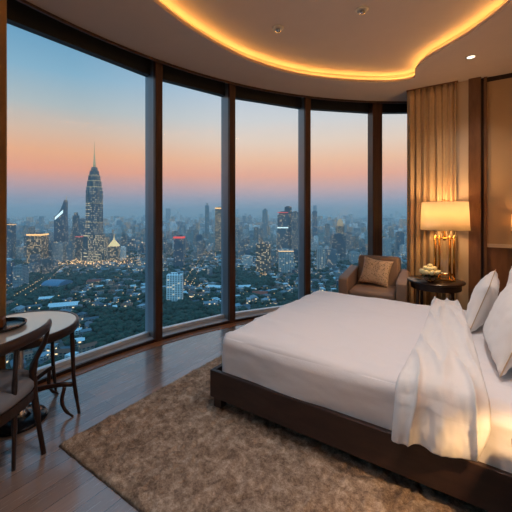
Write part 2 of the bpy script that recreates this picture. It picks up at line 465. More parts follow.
# duvet folded across the bed and hanging over the near side
def duvet():
    bm = B(); nu, nv = 64, 120
    top = .612; edge = by0-.02
    verts = []
    # path in (p,z): from the far edge across the top, round the near edge, down to the hem
    path = []
    for i in range(81): path.append((by1-.02-(by1-.02-(by0+.07))*i/80, top+.012*math.sin(i/80*PI)))
    for i in range(1, 13):
        t = i/12*PI/2; path.append((by0+.07-.10*math.sin(t), top-.10+.10*math.cos(t)))
    hem = .31
    for i in range(1, 28): path.append((by0-.03-.022*math.sin(i/27*PI*.8), top-.10-(top-.10-hem)*i/27))
    n = len(path)
    for i, (p, z) in enumerate(path):
        t = i/(n-1); row = []
        # width: narrow at the far side, wide at the near
        f = min(1, max(0, (by1-p)/(by1-by0)))
        aL = -.405+.03*math.sin(f*PI)+.035*f
        aR = -.17+.21*(f**.8)
        if z < top-.1: k = (top-.1-z)/(top-.1-hem); aL += -.015*k; aR -= .045*k
        for j in range(nu+1):
            u = j/nu; a = aL+(aR-aL)*u
            e = min(u, 1-u)*2
            puff = .045*(1-(1-min(1, e*3.0))**2)**.5*.55
            cr = fbm(Vector((a*7, p*2.0+z*2.0, 3.3)), 4)*.024+(1-abs(noise.noise(Vector((a*9+p*1.3, p*1.6+z*1.2, 7.7)))))**6*.034
            cr *= min(1, e*4+.25)
            P = Vector((a, p, z))
            if z > top-.1+.02: dz = puff+cr; P.z += dz; P.y -= (0 if z > top-.01 else .4*dz)
            else: P.y -= puff+cr+.010*math.sin(a*34); P.z += .018*math.sin(u*5)-.02*u*(-1)
            P.z += .055*u*max(0, min(1, (top-.1-z)/(top-.1-hem)))
            row.append(bm.verts.new(P))
        verts.append(row)
    for r0, r1 in zip(verts, verts[1:]):
        for j in range(nu): bm.faces.new((r0[j], r0[j+1], r1[j+1], r1[j]))
    bmesh.ops.recalc_face_normals(bm, faces=bm.faces[:])
    return bm
dv = obj('duvet', duvet(), M['duvet'], None, True, W(0, 0), ROT)
sm = dv.modifiers.new('thick', 'SOLIDIFY'); sm.thickness = .014; sm.offset = -1
tag(dv, 'white duvet folded in a band across the bed and hanging over its side', 'duvet')

# pillows
def pillow_bm(w, h, t, seed=0.0, n=36):
    """lies in the x(width) z(height) plane, thickness along y"""
    bm = B(); sides = []
    for s in (1, -1):
        g = []
        for i in range(n+1):
            row = []
            for j in range(n+1):
                u = -1+2*i/n; v = -1+2*j/n
                k = ((1-abs(u)**2.6)*(1-abs(v)**2.6))**.5 if abs(u) < 1 and abs(v) < 1 else 0
                cx = 1-.09*(1-u*u)*0-.075*(1-u*u)*(abs(v)**3); cz = 1-.075*(1-v*v)*(abs(u)**3)
                # sides bow inward between corners
                x = u*w/2*(1-.12*(1-v*v)*abs(u)**3); z = v*h/2*(1-.12*(1-u*u)*abs(v)**3)
                y = s*(k*t/2)
                y += s*k*.010*fbm(Vector((u*2.2+seed, v*2.2, s*2.0)), 4)
                y += s*(1-k)*.006*math.sin(u*17+v*13+seed)*(1 if k > 0 else 0)
                row.append(bm.verts.new((x, y, z)))
            g.append(row)
        for i in range(n):
            for j in range(n): bm.faces.new((g[i][j], g[i+1][j], g[i+1][j+1], g[i][j+1]))
    bmesh.ops.remove_doubles(bm, verts=bm.verts, dist=1e-5)
    return bm
def piping_bm(w, h, n=24, r=.0035):
    pts = []
    def P(u, v): return Vector((u*w/2*(1-.12*(1-v*v)*abs(u)**3), 0, v*h/2*(1-.12*(1-u*u)*abs(v)**3)))
    for i in range(n): pts.append(P(-1+2*i/n, -1))
    for i in range(n): pts.append(P(1, -1+2*i/n))
    for i in range(n): pts.append(P(1-2*i/n, 1))
    for i in range(n+1): pts.append(P(-1, 1-2*i/n))
    return tube(B(), pts, r, 6, cap=False, up=Vector((0, 1, 0)))
def pillow(a, p, zb, w, h, t, lean, yaw, label, seed, roll=0):
    e = empty('pillow', W(a, p, zb))
    # local x -> across the bed, y -> along; lean tips the top toward the headboard
    e.rotation_euler = (Matrix.Rotation(ROT+PI/2+R(yaw), 4, 'Z') @ Matrix.Rotation(R(lean), 4, 'X') @ Matrix.Rotation(R(roll), 4, 'Y')).to_euler()
    b = pillow_bm(w, h, t, seed); bmesh.ops.translate(b, vec=(0, 0, h/2), verts=b.verts)
    obj('cover', b, M['pillow'], e, True)
    b = piping_bm(w, h); bmesh.ops.translate(b, vec=(0, 0, h/2), verts=b.verts)
    pp = obj('piping', b, M['piping'], e, True); pp['label'] = 'beige piped edge'
    tag(e, label, 'pillow', 'white pillows on the bed')
pillow(-.045, 3.29, .60, .70, .41, .16, 19, -4, 'white pillow leaning at the front, on the window side of the bed', 1.0, -2)
pillow(.06, 2.56, .61, .72, .49, .18, 24, 4, 'large white pillow leaning at the front, cut by the edge of the picture', 5.0, 2)
pillow(.185, 3.06, .60, .74, .57, .13, 8, 0, 'white pillow mostly hidden behind the front one near the lamp', 9.0)
pillow(.215, 2.30, .60, .70, .50, .12, 8, 0, 'white pillow standing against the headboard behind the large front one', 13.0)

# ------------------------------------------------------------------ RUG
def rug():
    bm = B(); L, Wd = 2.68, 2.75; nx, ny = 250, 250
    a0, p0 = -2.24, 1.04
    rows = []
    for i in range(nx+1):
        row = []
        for j in range(ny+1):
            a = a0+L*i/nx; p = p0+Wd*j/ny
            e = min(i, nx-i, j, ny-j)
            z = .024
            z += .005*noise.noise(Vector((a*9, p*9, 0)))+.020*noise.noise(Vector((a*24+2*noise.noise(Vector((a*7, p*7, 1))), p*17, 3)))+random.uniform(-.005, .005)
            if e == 0: z = .002
            elif e == 1: z = .018
            jx = .004*noise.noise(Vector((a*20, p*20, 8))) if e == 0 else 0
            row.append(bm.verts.new((a+jx, p+jx, z)))
        rows.append(row)
    for r0, r1 in zip(rows, rows[1:]):
        for j in range(ny): bm.faces.new((r0[j], r1[j], r1[j+1], r0[j+1]))
    bm.faces.new([r[0] for r in rows]+[v for v in rows[-1][1:]]+[r[-1] for r in rows[-2::-1]]+[v for v in rows[0][-2:0:-1]])
    return bm
rg = obj('rug', rug(), M['rug'], None, True, (0, 0, 0), ROT)
tag(rg, 'thick beige brown shag rug lying under the bed on the dark floor', 'rug')

# ------------------------------------------------------------------ ARMCHAIR
ac = empty('armchair', (1.695, 4.68, 0), ROT+R(6)); ac.scale = (1.10, 1.07, 1.03)
tag(ac, 'low tan upholstered armchair with square arms beside the curtain', 'armchair')
w2 = .39
def cushbox(name, x0, x1, y0, y1, z0, z1, bev=.03, M4=None, mat='chair', par=ac):
    b = B(); box(b, x0, x1, y0, y1, z0, z1, bev, seg=4, M=M4)
    return autosmooth(obj(name, b, M[mat], par), 50)
cushbox('base', -w2+.02, w2-.02, -.36, .34, .10, .27, .02)
def arm(s):
    b = B()
    prof = [(-.38, .10), (-.38, .585), (-.30, .605), (.33, .665), (.36, .10)]
    x0, x1 = (s*(w2-.115), s*w2)
    lo = [b.verts.new((x0, y, z)) for y, z in prof]; hi = [b.verts.new((x1, y, z)) for y, z in prof]
    b.faces.new(lo); b.faces.new(hi)
    for i in range(len(prof)): b.faces.new((lo[i], lo[(i+1) % 5], hi[(i+1) % 5], hi[i]))
    bmesh.ops.bevel(b, geom=b.edges[:], offset=.018, segments=3, affect='EDGES', profile=.5)
    autosmooth(obj('armrest', b, M['chair'], ac), 50)
arm(-1); arm(1)
tilt = Matrix.Translation((0, .20, .40)) @ Matrix.Rotation(R(-11), 4, 'X') @ Matrix.Translation((0, -.20, -.40))
cushbox('backrest', -w2+.116, w2-.116, .20, .345, .27, .845, .045, tilt)
cushbox('seat_cushion', -w2+.12, w2-.12, -.37, .19, .272, .445, .04)
for sx in (-1, 1):
    for y in (-.32, .30):
        b = B(); lathe(b, [(.014, 0), (.022, .10)], 12, sx*(w2-.07), y); obj('leg', b, M['darkwood'], ac, True)
cb_ = empty('cushion', (0, 0, 0))
b = pillow_bm(.42, .40, .13, 2.0, 24); bmesh.ops.translate(b, vec=(0, 0, .20), verts=b.verts)
Mc = Matrix.Translation((1.685, 4.68, 0.01)) @ Matrix.Rotation(ROT+R(6), 4, 'Z') @ Matrix.Translation((-.03, .02, .462)) @ Matrix.Rotation(R(-24), 4, 'X') @ Matrix.Rotation(R(8), 4, 'Y')
bpy.data.objects.remove(cb_)
cu = obj('throw_pillow', b, M['brocade'], None, True); cu.matrix_world = Mc
tag(cu, 'small speckled bronze beige cushion leaning on the armchair back', 'cushion')

# ------------------------------------------------------------------ SIDE TABLE + LAMP + FLOWERS
def on_px(px, p):
    k = (px-256)/F; y = p/(PX.x*k+PX.y); return Vector((k*y, y, 0))
TP = on_px(435.5, 4.73); TZ = .653
t = empty('side_table', TP, ROT)
tag(t, 'round dark wood side table holding the lamp and flowers', 'side table')
obj('table_top', lathe(B(), [(.0, TZ-.028), (.305, TZ-.028), (.327, TZ-.018), (.327, TZ-.006), (.32, TZ), (0, TZ)], 56), M['darkwood'], t, True)
obj('apron', lathe(B(), [(.27, TZ-.10), (.285, TZ-.10), (.285, TZ-.029), (.27, TZ-.029)], 48), M['darkwood'], t)
for k in range(4):
    a_ = R(45+90*k); c, s = math.cos(a_), math.sin(a_)
    obj('leg', tube(B(), [(c*.25, s*.25, TZ-.03), (c*.255, s*.255, .3), (c*.27, s*.27, 0)], [.020, .017, .012], 10), M['darkwood'], t, True)
obj('shelf', lathe(B(), [(0, .16), (.245, .16), (.245, .18), (0, .18)], 40), M['darkwood'], t)
LP = on_px(444.5, 4.79)
def brass_lamp(loc, rz, label, scale=1.0, energy=34):
    l = empty('table_lamp', loc, rz); tag(l, label, 'lamp', None)
    k = scale
    b = B(); box(b, -.125*k, .125*k, -.065*k, .065*k, 0, .022*k, .003); obj('base', b, M['brass'], l)
    b = B()
    for (x, y) in ((-.105, -.045), (.105, -.045), (-.105, .045), (.105, .045), (-.058, -.045), (.058, -.045), (-.058, .045), (.058, .045)):
        tube(b, [(x*k, y*k, .02*k), (x*k, y*k, .56*k)], .012*k, 8)
    for z in (.075, .53):
        for (x0, y0, x1, y1) in ((-.105, -.045, .105, -.045), (-.105, .045, .105, .045), (-.105, -.045, -.105, .045), (.105, -.045, .105, .045)):
            tube(b, [(x0*k, y0*k, z*k), (x1*k, y1*k, z*k)], .008*k, 8)
    obj('frame', b, M['brass'], l, True)
    b = B(); box(b, -.045*k, .045*k, -.026*k, .026*k, .085*k, .515*k, .004); obj('glass_block', b, M['clear'], l)
    b = B(); lathe(b, [(.012*k, .50*k), (.02*k, .52*k), (.02*k, .56*k), (.009*k, .58*k), (.009*k, .72*k)], 16); obj('stem', b, M['brass'], l, True)
    b = B()
    for a_ in (0, 2*PI/3, 4*PI/3): tube(b, [(0, 0, .975*k), (.256*k*math.cos(a_), .256*k*math.sin(a_), .975*k)], .003*k, 6)
    tube(b, [(0, 0, .72*k), (0, 0, 1.0*k)], .004*k, 6); lathe(b, [(0, 1.0*k), (.011*k, 1.005*k), (.009*k, 1.02*k), (0, 1.03*k)], 12)
    obj('finial', b, M['brass'], l, True)
    b = lathe(B(), [(.276*k, .635*k), (.258*k, .985*k)], 64, cap=False)
    sh = obj('lamp_shade', b, M['shade'], l, True); m_ = sh.modifiers.new('t', 'SOLIDIFY'); m_.thickness = .003
    b = lathe(B(), [(0, .735*k), (.02*k, .74*k), (.035*k, .78*k), (.028*k, .82*k), (0, .835*k)], 20)
    obj('bulb', b, emit('bulb_glass', (1, .74, .42, 1), 6, 'NONE'), l, True)
    lg = light('bulb_light', 'POINT', loc+Vector((0, 0, .87*k)), energy, (1.0, .60, .27), shadow_soft_size=.10 if scale > .9 else .03)
    return l
brass_lamp(LP+Vector((0, 0, TZ)), ROT, 'brass and glass table lamp with a glowing cream drum shade on the side table', 1.0, 21)
# flowers
FP = on_px(430, 4.57)
fa = empty('flower_bowl', FP+Vector((0, 0, TZ))); tag(fa, 'pale yellow roses in a small glass bowl in front of the lamp', 'flowers')
bw = obj('bowl', lathe(B(), [(0, .0), (.035, 0), (.06, .02), (.07, .05), (.062, .082), (.058, .082), (.064, .05), (.055, .024), (.03, .008), (0, .008)], 32), M['clear'], fa, True)
def rose_bm(r):
    b = B(); bmesh.ops.create_icosphere(b, subdivisions=3, radius=r)
    for v in b.verts:
        n_ = v.co.normalized(); a_ = math.atan2(n_.y, n_.x)
        v.co = v.co*(1+.10*math.sin(a_*5+n_.z*9)+.12*abs(math.sin(n_.z*7+a_)))
        v.co.z *= .8
        if n_.z > .8: v.co.z -= r*.12
    return b
rm = None
pos = [(0, 0, .195)]+[(.052*math.cos(k*2*PI/6), .052*math.sin(k*2*PI/6), .163) for k in range(6)]+[(.092*math.cos(k*2*PI/9+.3), .092*math.sin(k*2*PI/9+.3), .125) for k in range(9)]
for (x, y, z) in pos:
    if rm is None:
        o = obj('rose', rose_bm(.032), M['rose'], fa, True); rm = o
    else:
        o = rm.copy(); link(o); o.parent = fa
    o.location = (x*.95, y*.95, z); o.rotation_euler = (random.uniform(-.5, .5), random.uniform(-.5, .5), random.uniform(0, 6))
b = B()
for k in range(9):
    a_ = k*2*PI/9; c, s = math.cos(a_), math.sin(a_)
    p0 = Vector((c*.05, s*.05, .075)); p1 = Vector((c*.085, s*.085, .078)); p2 = Vector((c*.115, s*.115, .06)); sd = Vector((-s, c, 0))*.016
    v = [b.verts.new(p) for p in (p0, p1+sd, p2, p1-sd)]; b.faces.new(v)
lf = obj('leaf', b, M['leaf'], fa); lf.modifiers.new('t', 'SOLIDIFY').thickness = .0015
b = B()
for k in range(6): tube(b, [(.012*math.cos(k), .012*math.sin(k), .012), (.02*math.cos(k), .02*math.sin(k), .11)], .003, 6)
obj('stem', b, M['leaf'], fa)
MP = on_px(417.5, 4.60)
mg = B(); box(mg, -.085, .085, -.11, .11, 0, .007, .001)
mg = obj('magazine', mg, M['paper'], None, False, MP+Vector((0, 0, TZ+.0005)), ROT+.5)
tag(mg, 'closed magazine lying on the side table next to the flower bowl', 'magazine')
dd = obj('dish', lathe(B(), [(0, 0), (.025, 0), (.045, .016), (.042, .018), (.022, .005), (0, .005)], 28), M['chrome'], None, True, on_px(418, 4.6)+Vector((0, 0, TZ+.0085)))
tag(dd, 'small shiny metal dish resting on the magazine', 'dish')

# ------------------------------------------------------------------ CURTAIN
def curtain(a0, a1, p0, seed):
    bm = B(); nu, nz = 240, 30; rows = []
    for k in range(nz+1):
        z = .012+(H-.03)*k/nz; row = []
        for i in range(nu+1):
            u = i/nu; a = a0+(a1-a0)*u
            ph = u*2*PI*7.5+2.6*noise.noise(Vector((u*4, seed, z*.22)))
            amp = .026*(1-.3*(z/H))+.018*noise.noise(Vector((u*7, z*.5, seed)))
            p = p0+amp*math.sin(ph)+.007*math.sin(ph*2.3+1)
            if z > H-.12: p = p0+.022*math.sin(ph)+.006*math.sin(ph*3)
            row.append(bm.verts.new((a+.008*math.cos(ph), p, z)))
        rows.append(row)
    for r0, r1 in zip(rows, rows[1:]):
        for i in range(nu): bm.faces.new((r0[i], r0[i+1], r1[i+1], r1[i]))
    return bm
ct = obj('curtain', curtain(-.875, -.255, 5.125, 2.0), M['curtain'], None, True, (0, 0, 0), ROT)
ct.modifiers.new('t', 'SOLIDIFY').thickness = .003
tag(ct, 'floor length golden beige pleated curtain hanging behind the lamp', 'curtain')
b = B(); box(b, -.87, -.24, 5.10, 5.15, H-.018, H-.001); rl = obj('curtain_rail', b, M['brownpanel'], ct); 

bm = B(); d0 = arc_at(2.6, 4.70); rows = []
for k in range(31):
    z = .012+(H-.03)*k/30; row = []
    for i in range(141):
        d = d0+9.0*i/140; ph = i/140*2*PI*9+2*noise.noise(Vector((i/35, 4.0, z*.22)))
        row.append(bm.verts.new(arc(4.66+.035*math.sin(ph)*(1-.3*z/H), d, z)))
    rows.append(row)
for r0, r1 in zip(rows, rows[1:]):
    for i in range(140): bm.faces.new((r0[i], r0[i+1], r1[i+1], r1[i]))
ct = obj('curtain', bm, M['curtain'], None, True); ct.modifiers.new('t', 'SOLIDIFY').thickness = .003
tag(ct, 'gathered golden beige curtain edge behind the round table and chair', 'curtain')
# ------------------------------------------------------------------ WALL SCONCE
sc = empty('wall_sconce', W(.375, WP-.022, 1.385), ROT); tag(sc, 'small glowing fabric wall lamp on the amber panel', 'wall lamp')
b = B(); box(b, -.03, .03, -.012, 0, -.06, .06, .003); obj('back_plate', b, M['brass'], sc)
b = tube(B(), [(0, -.01, -.02), (0, -.06, -.03), (0, -.07, .01)], .006, 8); obj('arm', b, M['brass'], sc, True)
b = lathe(B(), [(.062, -.105), (.056, .10)], 32, 0, -.078, cap=False); o = obj('lamp_shade', b, M['shade'], sc, True); o.modifiers.new('t', 'SOLIDIFY').thickness = .002
light('sconce_light', 'POINT', W(.375, WP-.10, 1.40), 2.5, (1, .62, .28), shadow_soft_size=.02)

# ------------------------------------------------------------------ NIGHTSTAND (mostly outside the frame) AND ITS LAMP
ns = empty('nightstand', W(0, 0), ROT); tag(ns, 'dark wood nightstand at the picture edge beside the bed frame', 'nightstand')
b = B(); box(b, .13, .455, 1.30, 1.79, .06, .50, .004); obj('body', b, M['darkwood'], ns)
b = B(); box(b, .112, .457, 1.29, 1.80, .501, .53, .004); obj('top', b, M['darkwood'], ns)
for k in range(2):
    b = B(); box(b, .118, .129, 1.315, 1.775, .08+.21*k, .275+.21*k, .003); d_ = obj('drawer', b, M['darkwood'], ns)
    b = B(); box(b, .100, .117, 1.50, 1.59, .17+.21*k, .185+.21*k, .003); obj('handle', b, M['brass'], d_)
brass_lamp(W(.31, 1.52, .531), ROT, 'brass bedside lamp standing on the nightstand by the bed', .48, 42)

# ------------------------------------------------------------------ DOWNLIGHTS AND DETECTORS
def downlight(x, y, z, e, label):
    d = empty('ceiling_downlight', (x, y, z)); tag(d, label, 'ceiling light')
    obj('trim_ring', lathe(B(), [(.040, -.004), (.056, -.004), (.058, 0), (.040, 0), (.040, -.004)], 32, cap=False), M['white_plastic'], d, True)
    obj('lens', lathe(B(), [(0, -.002), (.040, -.002), (.040, 0), (0, 0)], 28), M['spotglow'], d)
    lg = light('downlight_beam', 'SPOT', (x, y, z-.02), e, (1, .93, .89), shadow_soft_size=.04, spot_size=R(115), spot_blend=.9)
downlight(2.41, 3.70, H, 34, 'small round lit downlight in the lowered ceiling above the side table')
ZC = H+.115
downlight(.15, 1.1, ZC, 62, 'added unseen fill downlight in the raised ceiling over the foot of the rug')  # unseen fill light added to lift the room's brightness
downlight(1.15, 1.9, ZC, 95, 'added unseen fill downlight in the raised ceiling over the bed')  # fill light added out of frame to brighten the bed
downlight(-.5, -.4, ZC, 40, 'added unseen fill downlight in the raised ceiling near the room entrance')  # added behind the camera as room fill, never in view
for (x, y, lab) in ((.222, 3.32, 'small round sprinkler head on the raised ceiling above the bed foot'), (.97, 3.02, 'small round smoke sensor on the raised ceiling above the pillows')):
    d = empty('ceiling_sensor', (x, y, ZC)); tag(d, lab, 'ceiling sensor')
    obj('rose_plate', lathe(B(), [(.055, 0), (.058, -.006), (.035, -.012), (0, -.012)], 28, cap=False), M['white_plastic'], d, True)
    obj('nozzle', lathe(B(), [(.022, -.0125), (.018, -.030), (.028, -.034), (.028, -.038), (0, -.040)], 20, cap=False), M['chrome'], d, True)

# ------------------------------------------------------------------ ROUND TABLE (near left) WITH TRAY AND BOX
RT = Vector((-1.71, 2.38, 0)); TT = .686
rt = empty('pedestal_table', RT); tag(rt, 'round table with cream top, dark wood rim and chrome pedestal by the window', 'table')
obj('tabletop', lathe(B(), [(0, TT-.016), (.362, TT-.016), (.362, TT), (0, TT)], 72), M['tabletop'], rt)
obj('rim', lathe(B(), [(.34, TT-.055), (.378, TT-.055), (.382, TT-.02), (.380, TT+.002), (.3625, TT+.002), (.3625, TT-.0165), (.34, TT-.0165), (.34, TT-.055)], 72, cap=False), M['darkwood'], rt, True)
obj('column', lathe(B(), [(.075, .036), (.05, .07), (.032, .12), (.045, .18), (.03, .26), (.028, .60), (.05, .66), (.06, TT-.017)], 32), M['chrome'], rt, True)
obj('base', lathe(B(), [(0, 0), (.172, 0), (.180, .012), (.17, .026), (.08, .036), (0, .036)], 56), M['discblack'], rt, True)
for ang, lab in ((14, 0), (86, 0), (190, 0)):
    c, s = math.cos(R(ang)), math.sin(R(ang))
    def q(r, z, off=0): return (c*r-s*off, s*r+c*off, z)
    lg = obj('leg', tube(B(), spline([q(.345, TT-.055), q(.35, .5), q(.36, .25), q(.395, 0)], 6), [.016]*8+[.014]*8+[.011]*3, 10), M['darkwood'], rt, True)
    obj('stretcher', tube(B(), spline([q(.05, .20), q(.15, .222, -.01), q(.27, .232, -.01), q(.352, .22)], 6), .012, 8, 1.5), M['darkwood'], lg, True)
    obj('brace', tube(B(), spline([q(.30, .215, -.01), q(.285, .12, -.02), q(.31, .05, -.03), q(.365, .002, -.04)], 6), [.014]*9+[.012]*6+[.008]*4, 8), M['darkwood'], lg, True)
tr = obj('tray', lathe(B(), [(0, 0), (.13, 0), (.155, .012), (.158, .028), (.150, .028), (.145, .014), (.12, .006), (0, .006)], 48), M['black'], None, True, RT+Vector((-.10, -.045, TT+.0005)))
tag(tr, 'round black lacquer tray lying on the cream table top', 'tray')
b = B(); box(b, -.05, .05, -.05, .05, 0, .06, .006); 
bxo = obj('box', b, M['amber'], None, False, RT+Vector((-.135, -.04, TT+.0075)), .5)
tag(bxo, 'small amber brown box standing in the black tray', 'box')

# ------------------------------------------------------------------ DINING CHAIR (near left, cut by the frame)
dc = empty('dining_chair', (-1.60, 1.86, 0)); tag(dc, 'dark wood barrel back chair with grey seat pushed in at the table', 'chair')
O = Vector((-1.60, 1.86, 0))
def L_(x, y, z): return Vector((x, y, z))-O
rail = spline([L_(-1.60, 2.20, .755), L_(-1.44, 2.20, .785), L_(-1.335, 2.125, .80), L_(-1.285, 1.92, .80), L_(-1.325, 1.70, .80), L_(-1.43, 1.56, .785), L_(-1.60, 1.50, .755)], 8)
# keep the far arm of the rail low and clear of the table
rail = spline([L_(-1.335, 2.135, .785), L_(-1.295, 2.03, .79), L_(-1.285, 1.90, .79), L_(-1.315, 1.72, .79), L_(-1.40, 1.58, .79), L_(-1.55, 1.50, .77), L_(-1.74, 1.47, .75)], 8)
obj('back_rail', tube(B(), rail, .014, 12, 2.3), M['darkwood'], dc, True)
obj('leg', tube(B(), spline([L_(-1.33, 2.125, .79), L_(-1.345, 2.10, .68), L_(-1.385, 2.06, .56), L_(-1.385, 2.055, .42), L_(-1.36, 2.06, .20), L_(-1.325, 2.06, 0)], 6), [.013]*6+[.016]*6+[.022]*6+[.020]*6+[.015]*7, 10), M['darkwood'], dc, True)
obj('leg', tube(B(), spline([L_(-1.305, 1.80, .78), L_(-1.36, 1.86, .55), L_(-1.385, 1.89, .40), L_(-1.40, 1.91, .2), L_(-1.415, 1.925, 0)], 6), [.012]*6+[.015]*12+[.011]*7, 10), M['darkwood'], dc, True)
obj('leg', tube(B(), spline([L_(-1.42, 1.565, .77), L_(-1.44, 1.60, .5), L_(-1.45, 1.60, .2), L_(-1.42, 1.56, 0)], 6), .016, 10), M['darkwood'], dc, True)
obj('leg', tube(B(), [L_(-1.83, 1.64, .37), L_(-1.85, 1.62, 0)], [.018, .012], 10), M['darkwood'], dc, True)
obj('leg', tube(B(), [L_(-1.80, 2.02, .37), L_(-1.83, 2.04, 0)], [.018, .012], 10), M['darkwood'], dc, True)
def seat_loop(s):
    pts = []
    for k in range(40):
        a_ = 2*PI*k/40; c, sn = math.cos(a_), math.sin(a_)
        pts.append((-.0+s*.245*abs(c)**.75*(1 if c > 0 else -1), s*.29*abs(sn)**.75*(1 if sn > 0 else -1)+.035))
    return pts
b = B(); prism(b, seat_loop(1.0), .355, .412); obj('seat_frame', b, M['darkwood'], dc)
b = B(); rings = []
for s, z in ((.97, .4125), (1.0, .43), (.99, .46), (.93, .478), (.7, .488), (.35, .492), (.02, .493)):
    rings.append([b.verts.new((x, y, z)) for x, y in seat_loop(s)])
for r0, r1 in zip(rings, rings[1:]):
    for i in range(40): b.faces.new((r0[i], r0[(i+1) % 40], r1[(i+1) % 40], r1[i]))
b.faces.new(rings[0]); b.faces.new(rings[-1])
obj('seat', b, M['greyfab'], dc, True)

HAZE = 0.00021
# ------------------------------------------------------------------ CITY BELOW (the room is high up; the ground lies 180 m under the eye)
GZ = EYE-180.0
rnd = random.Random(5)
def facade(name, wall, roof, lit=(1, .72, .38, 1), dens=.12, cw=4.0, ch=3.6, glassc=(40, 62, 84), frac=.62, power=1.0, rough=.6, band_=False, gap=.5):
    """wall with a grid of windows, some of them lit; flat roof of another colour"""
    m = NT(name)
    tc = m.n.new('ShaderNodeTexCoord'); sp_ = m.n.new('ShaderNodeSeparateXYZ'); m.t.links.new(tc.outputs['Object'], sp_.inputs[0])
    oi = m.n.new('ShaderNodeObjectInfo')
    u = m.math('DIVIDE', m.math('ADD', sp_.outputs[0], sp_.outputs[1]), cw); v = m.math('DIVIDE', sp_.outputs[2], ch)
    fu, fv = m.math('FRACT', u), m.math('FRACT', v)
    wu = m.math('COMPARE', fu, .5, frac/2); wv = m.math('COMPARE', fv, .5, gap/2)
    win = wv if band_ else m.math('MULTIPLY', wu, wv)
    cb = m.n.new('ShaderNodeCombineXYZ'); m.set(cb, 0, m.math('FLOOR', u)); m.set(cb, 1, m.math('FLOOR', v)); m.set(cb, 2, m.math('MULTIPLY', oi.outputs['Random'], 91.0))
    wn_ = m.n.new('ShaderNodeTexWhiteNoise'); wn_.noise_dimensions = '3D'; m.set(wn_, 'Vector', cb.outputs[0])
    on = m.math('MULTIPLY', win, m.math('LESS_THAN', wn_.outputs['Value'], dens))
    ge = m.n.new('ShaderNodeNewGeometry'); sn = m.n.new('ShaderNodeSeparateXYZ'); m.t.links.new(ge.outputs['True Normal'], sn.inputs[0])
    top = m.math('GREATER_THAN', m.math('ABSOLUTE', sn.outputs[2]), .35)
    on = m.math('MULTIPLY', on, m.math('SUBTRACT', 1.0, top))
    tint = m.math('ADD', .65, m.math('MULTIPLY', oi.outputs['Random'], .9))
    c = m.mix(win, s2l(wall), s2l(glassc)); c = m.mix(top, c, s2l(roof))
    hs = m.n.new('ShaderNodeHueSaturation'); m.set(hs, 'Color', c); m.set(hs, 'Value', tint)
    b = m.bsdf(Base_Color=hs.outputs[0], Roughness=rough, Emission_Color=lit, Emission_Strength=m.math('MULTIPLY', on, power))
    m.m.cycles.emission_sampling = 'NONE'
    return m.m
FC = {
 'conc': facade('concrete_facade', (160, 172, 180), (140, 152, 160), dens=.10),
 'white': facade('white_facade', (214, 222, 226), (190, 200, 206), dens=.13, cw=5, ch=3.6),
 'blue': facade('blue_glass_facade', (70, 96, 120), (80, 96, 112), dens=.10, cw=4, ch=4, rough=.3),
 'brown': facade('brown_facade', (120, 104, 92), (96, 92, 90), dens=.30, cw=4.5, ch=4, power=1.0),
 'grey': facade('grey_facade', (104, 116, 126), (92, 102, 110), dens=.14),
 'house': facade('house_wall', (150, 156, 158), (110, 132, 148), dens=.10, cw=5, ch=3.5, power=1.6),
 'house2': facade('house_wall_terracotta_roof', (150, 140, 130), (112, 72, 58), dens=.10, cw=5, ch=3.5, power=1.6),
 'house3': facade('house_wall_dark_roof', (120, 126, 130), (66, 84, 98), dens=.12, cw=5, ch=3.5, power=1.6),
 'house4': facade('house_wall_pale_roof', (170, 180, 186), (176, 196, 208), dens=.06, cw=5, ch=3.5, power=1.6),
 'tower': facade('landmark_facade', (70, 92, 108), (70, 90, 100), (1, .78, .42, 1), dens=.40, cw=3.6, ch=7.0, frac=.6, power=.75, gap=.35),
 'towerbase': facade('landmark_podium_facade', (70, 88, 100), (70, 90, 100), (1, .78, .40, 1), dens=.5, cw=4, ch=6, frac=.6, power=.9),
 'warm': facade('warm_lit_facade', (122, 106, 90), (90, 88, 86), (1, .66, .30, 1), dens=.42, cw=5, ch=4.2, power=.9),
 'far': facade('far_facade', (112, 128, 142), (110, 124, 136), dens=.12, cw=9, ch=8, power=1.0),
}
M['redglow'] = emit('red_sign_light', (1, .12, .10, 1), .9, 'NONE')
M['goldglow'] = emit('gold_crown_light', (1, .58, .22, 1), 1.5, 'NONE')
M['whiteglow'] = emit('white_sign_light', (.7, .95, 1, 1), 1.3, 'NONE')
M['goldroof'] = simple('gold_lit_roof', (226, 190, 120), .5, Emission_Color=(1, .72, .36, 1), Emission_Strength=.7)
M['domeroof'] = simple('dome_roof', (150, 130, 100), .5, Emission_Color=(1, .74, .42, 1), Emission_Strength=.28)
M['lampglow'] = emit('street_lamp_light', (1, .62, .28, 1), 2.0, 'NONE')
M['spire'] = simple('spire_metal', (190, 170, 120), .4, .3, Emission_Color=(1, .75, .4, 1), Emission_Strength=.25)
def crown_mat():
    m = NT('tree_foliage'); v = m.obj(); g = m.n.new('ShaderNodeNewGeometry')
    f = m.noise(g.outputs['Position'], .22, 5, .7)
    b = m.bsdf(Base_Color=m.ramp(f, [(.35, s2l((24, 44, 42))), (.65, s2l((54, 84, 72)))]), Roughness=.9)
    return m.m
M['tree'] = crown_mat()
M['bark'] = simple('tree_bark', (60, 50, 42), .9)

def at(px, y):                         # a point on the city ground seen at that pixel
    Y = 180*F/(y-HZ); return Vector(((px-256)/F*Y, Y, GZ))
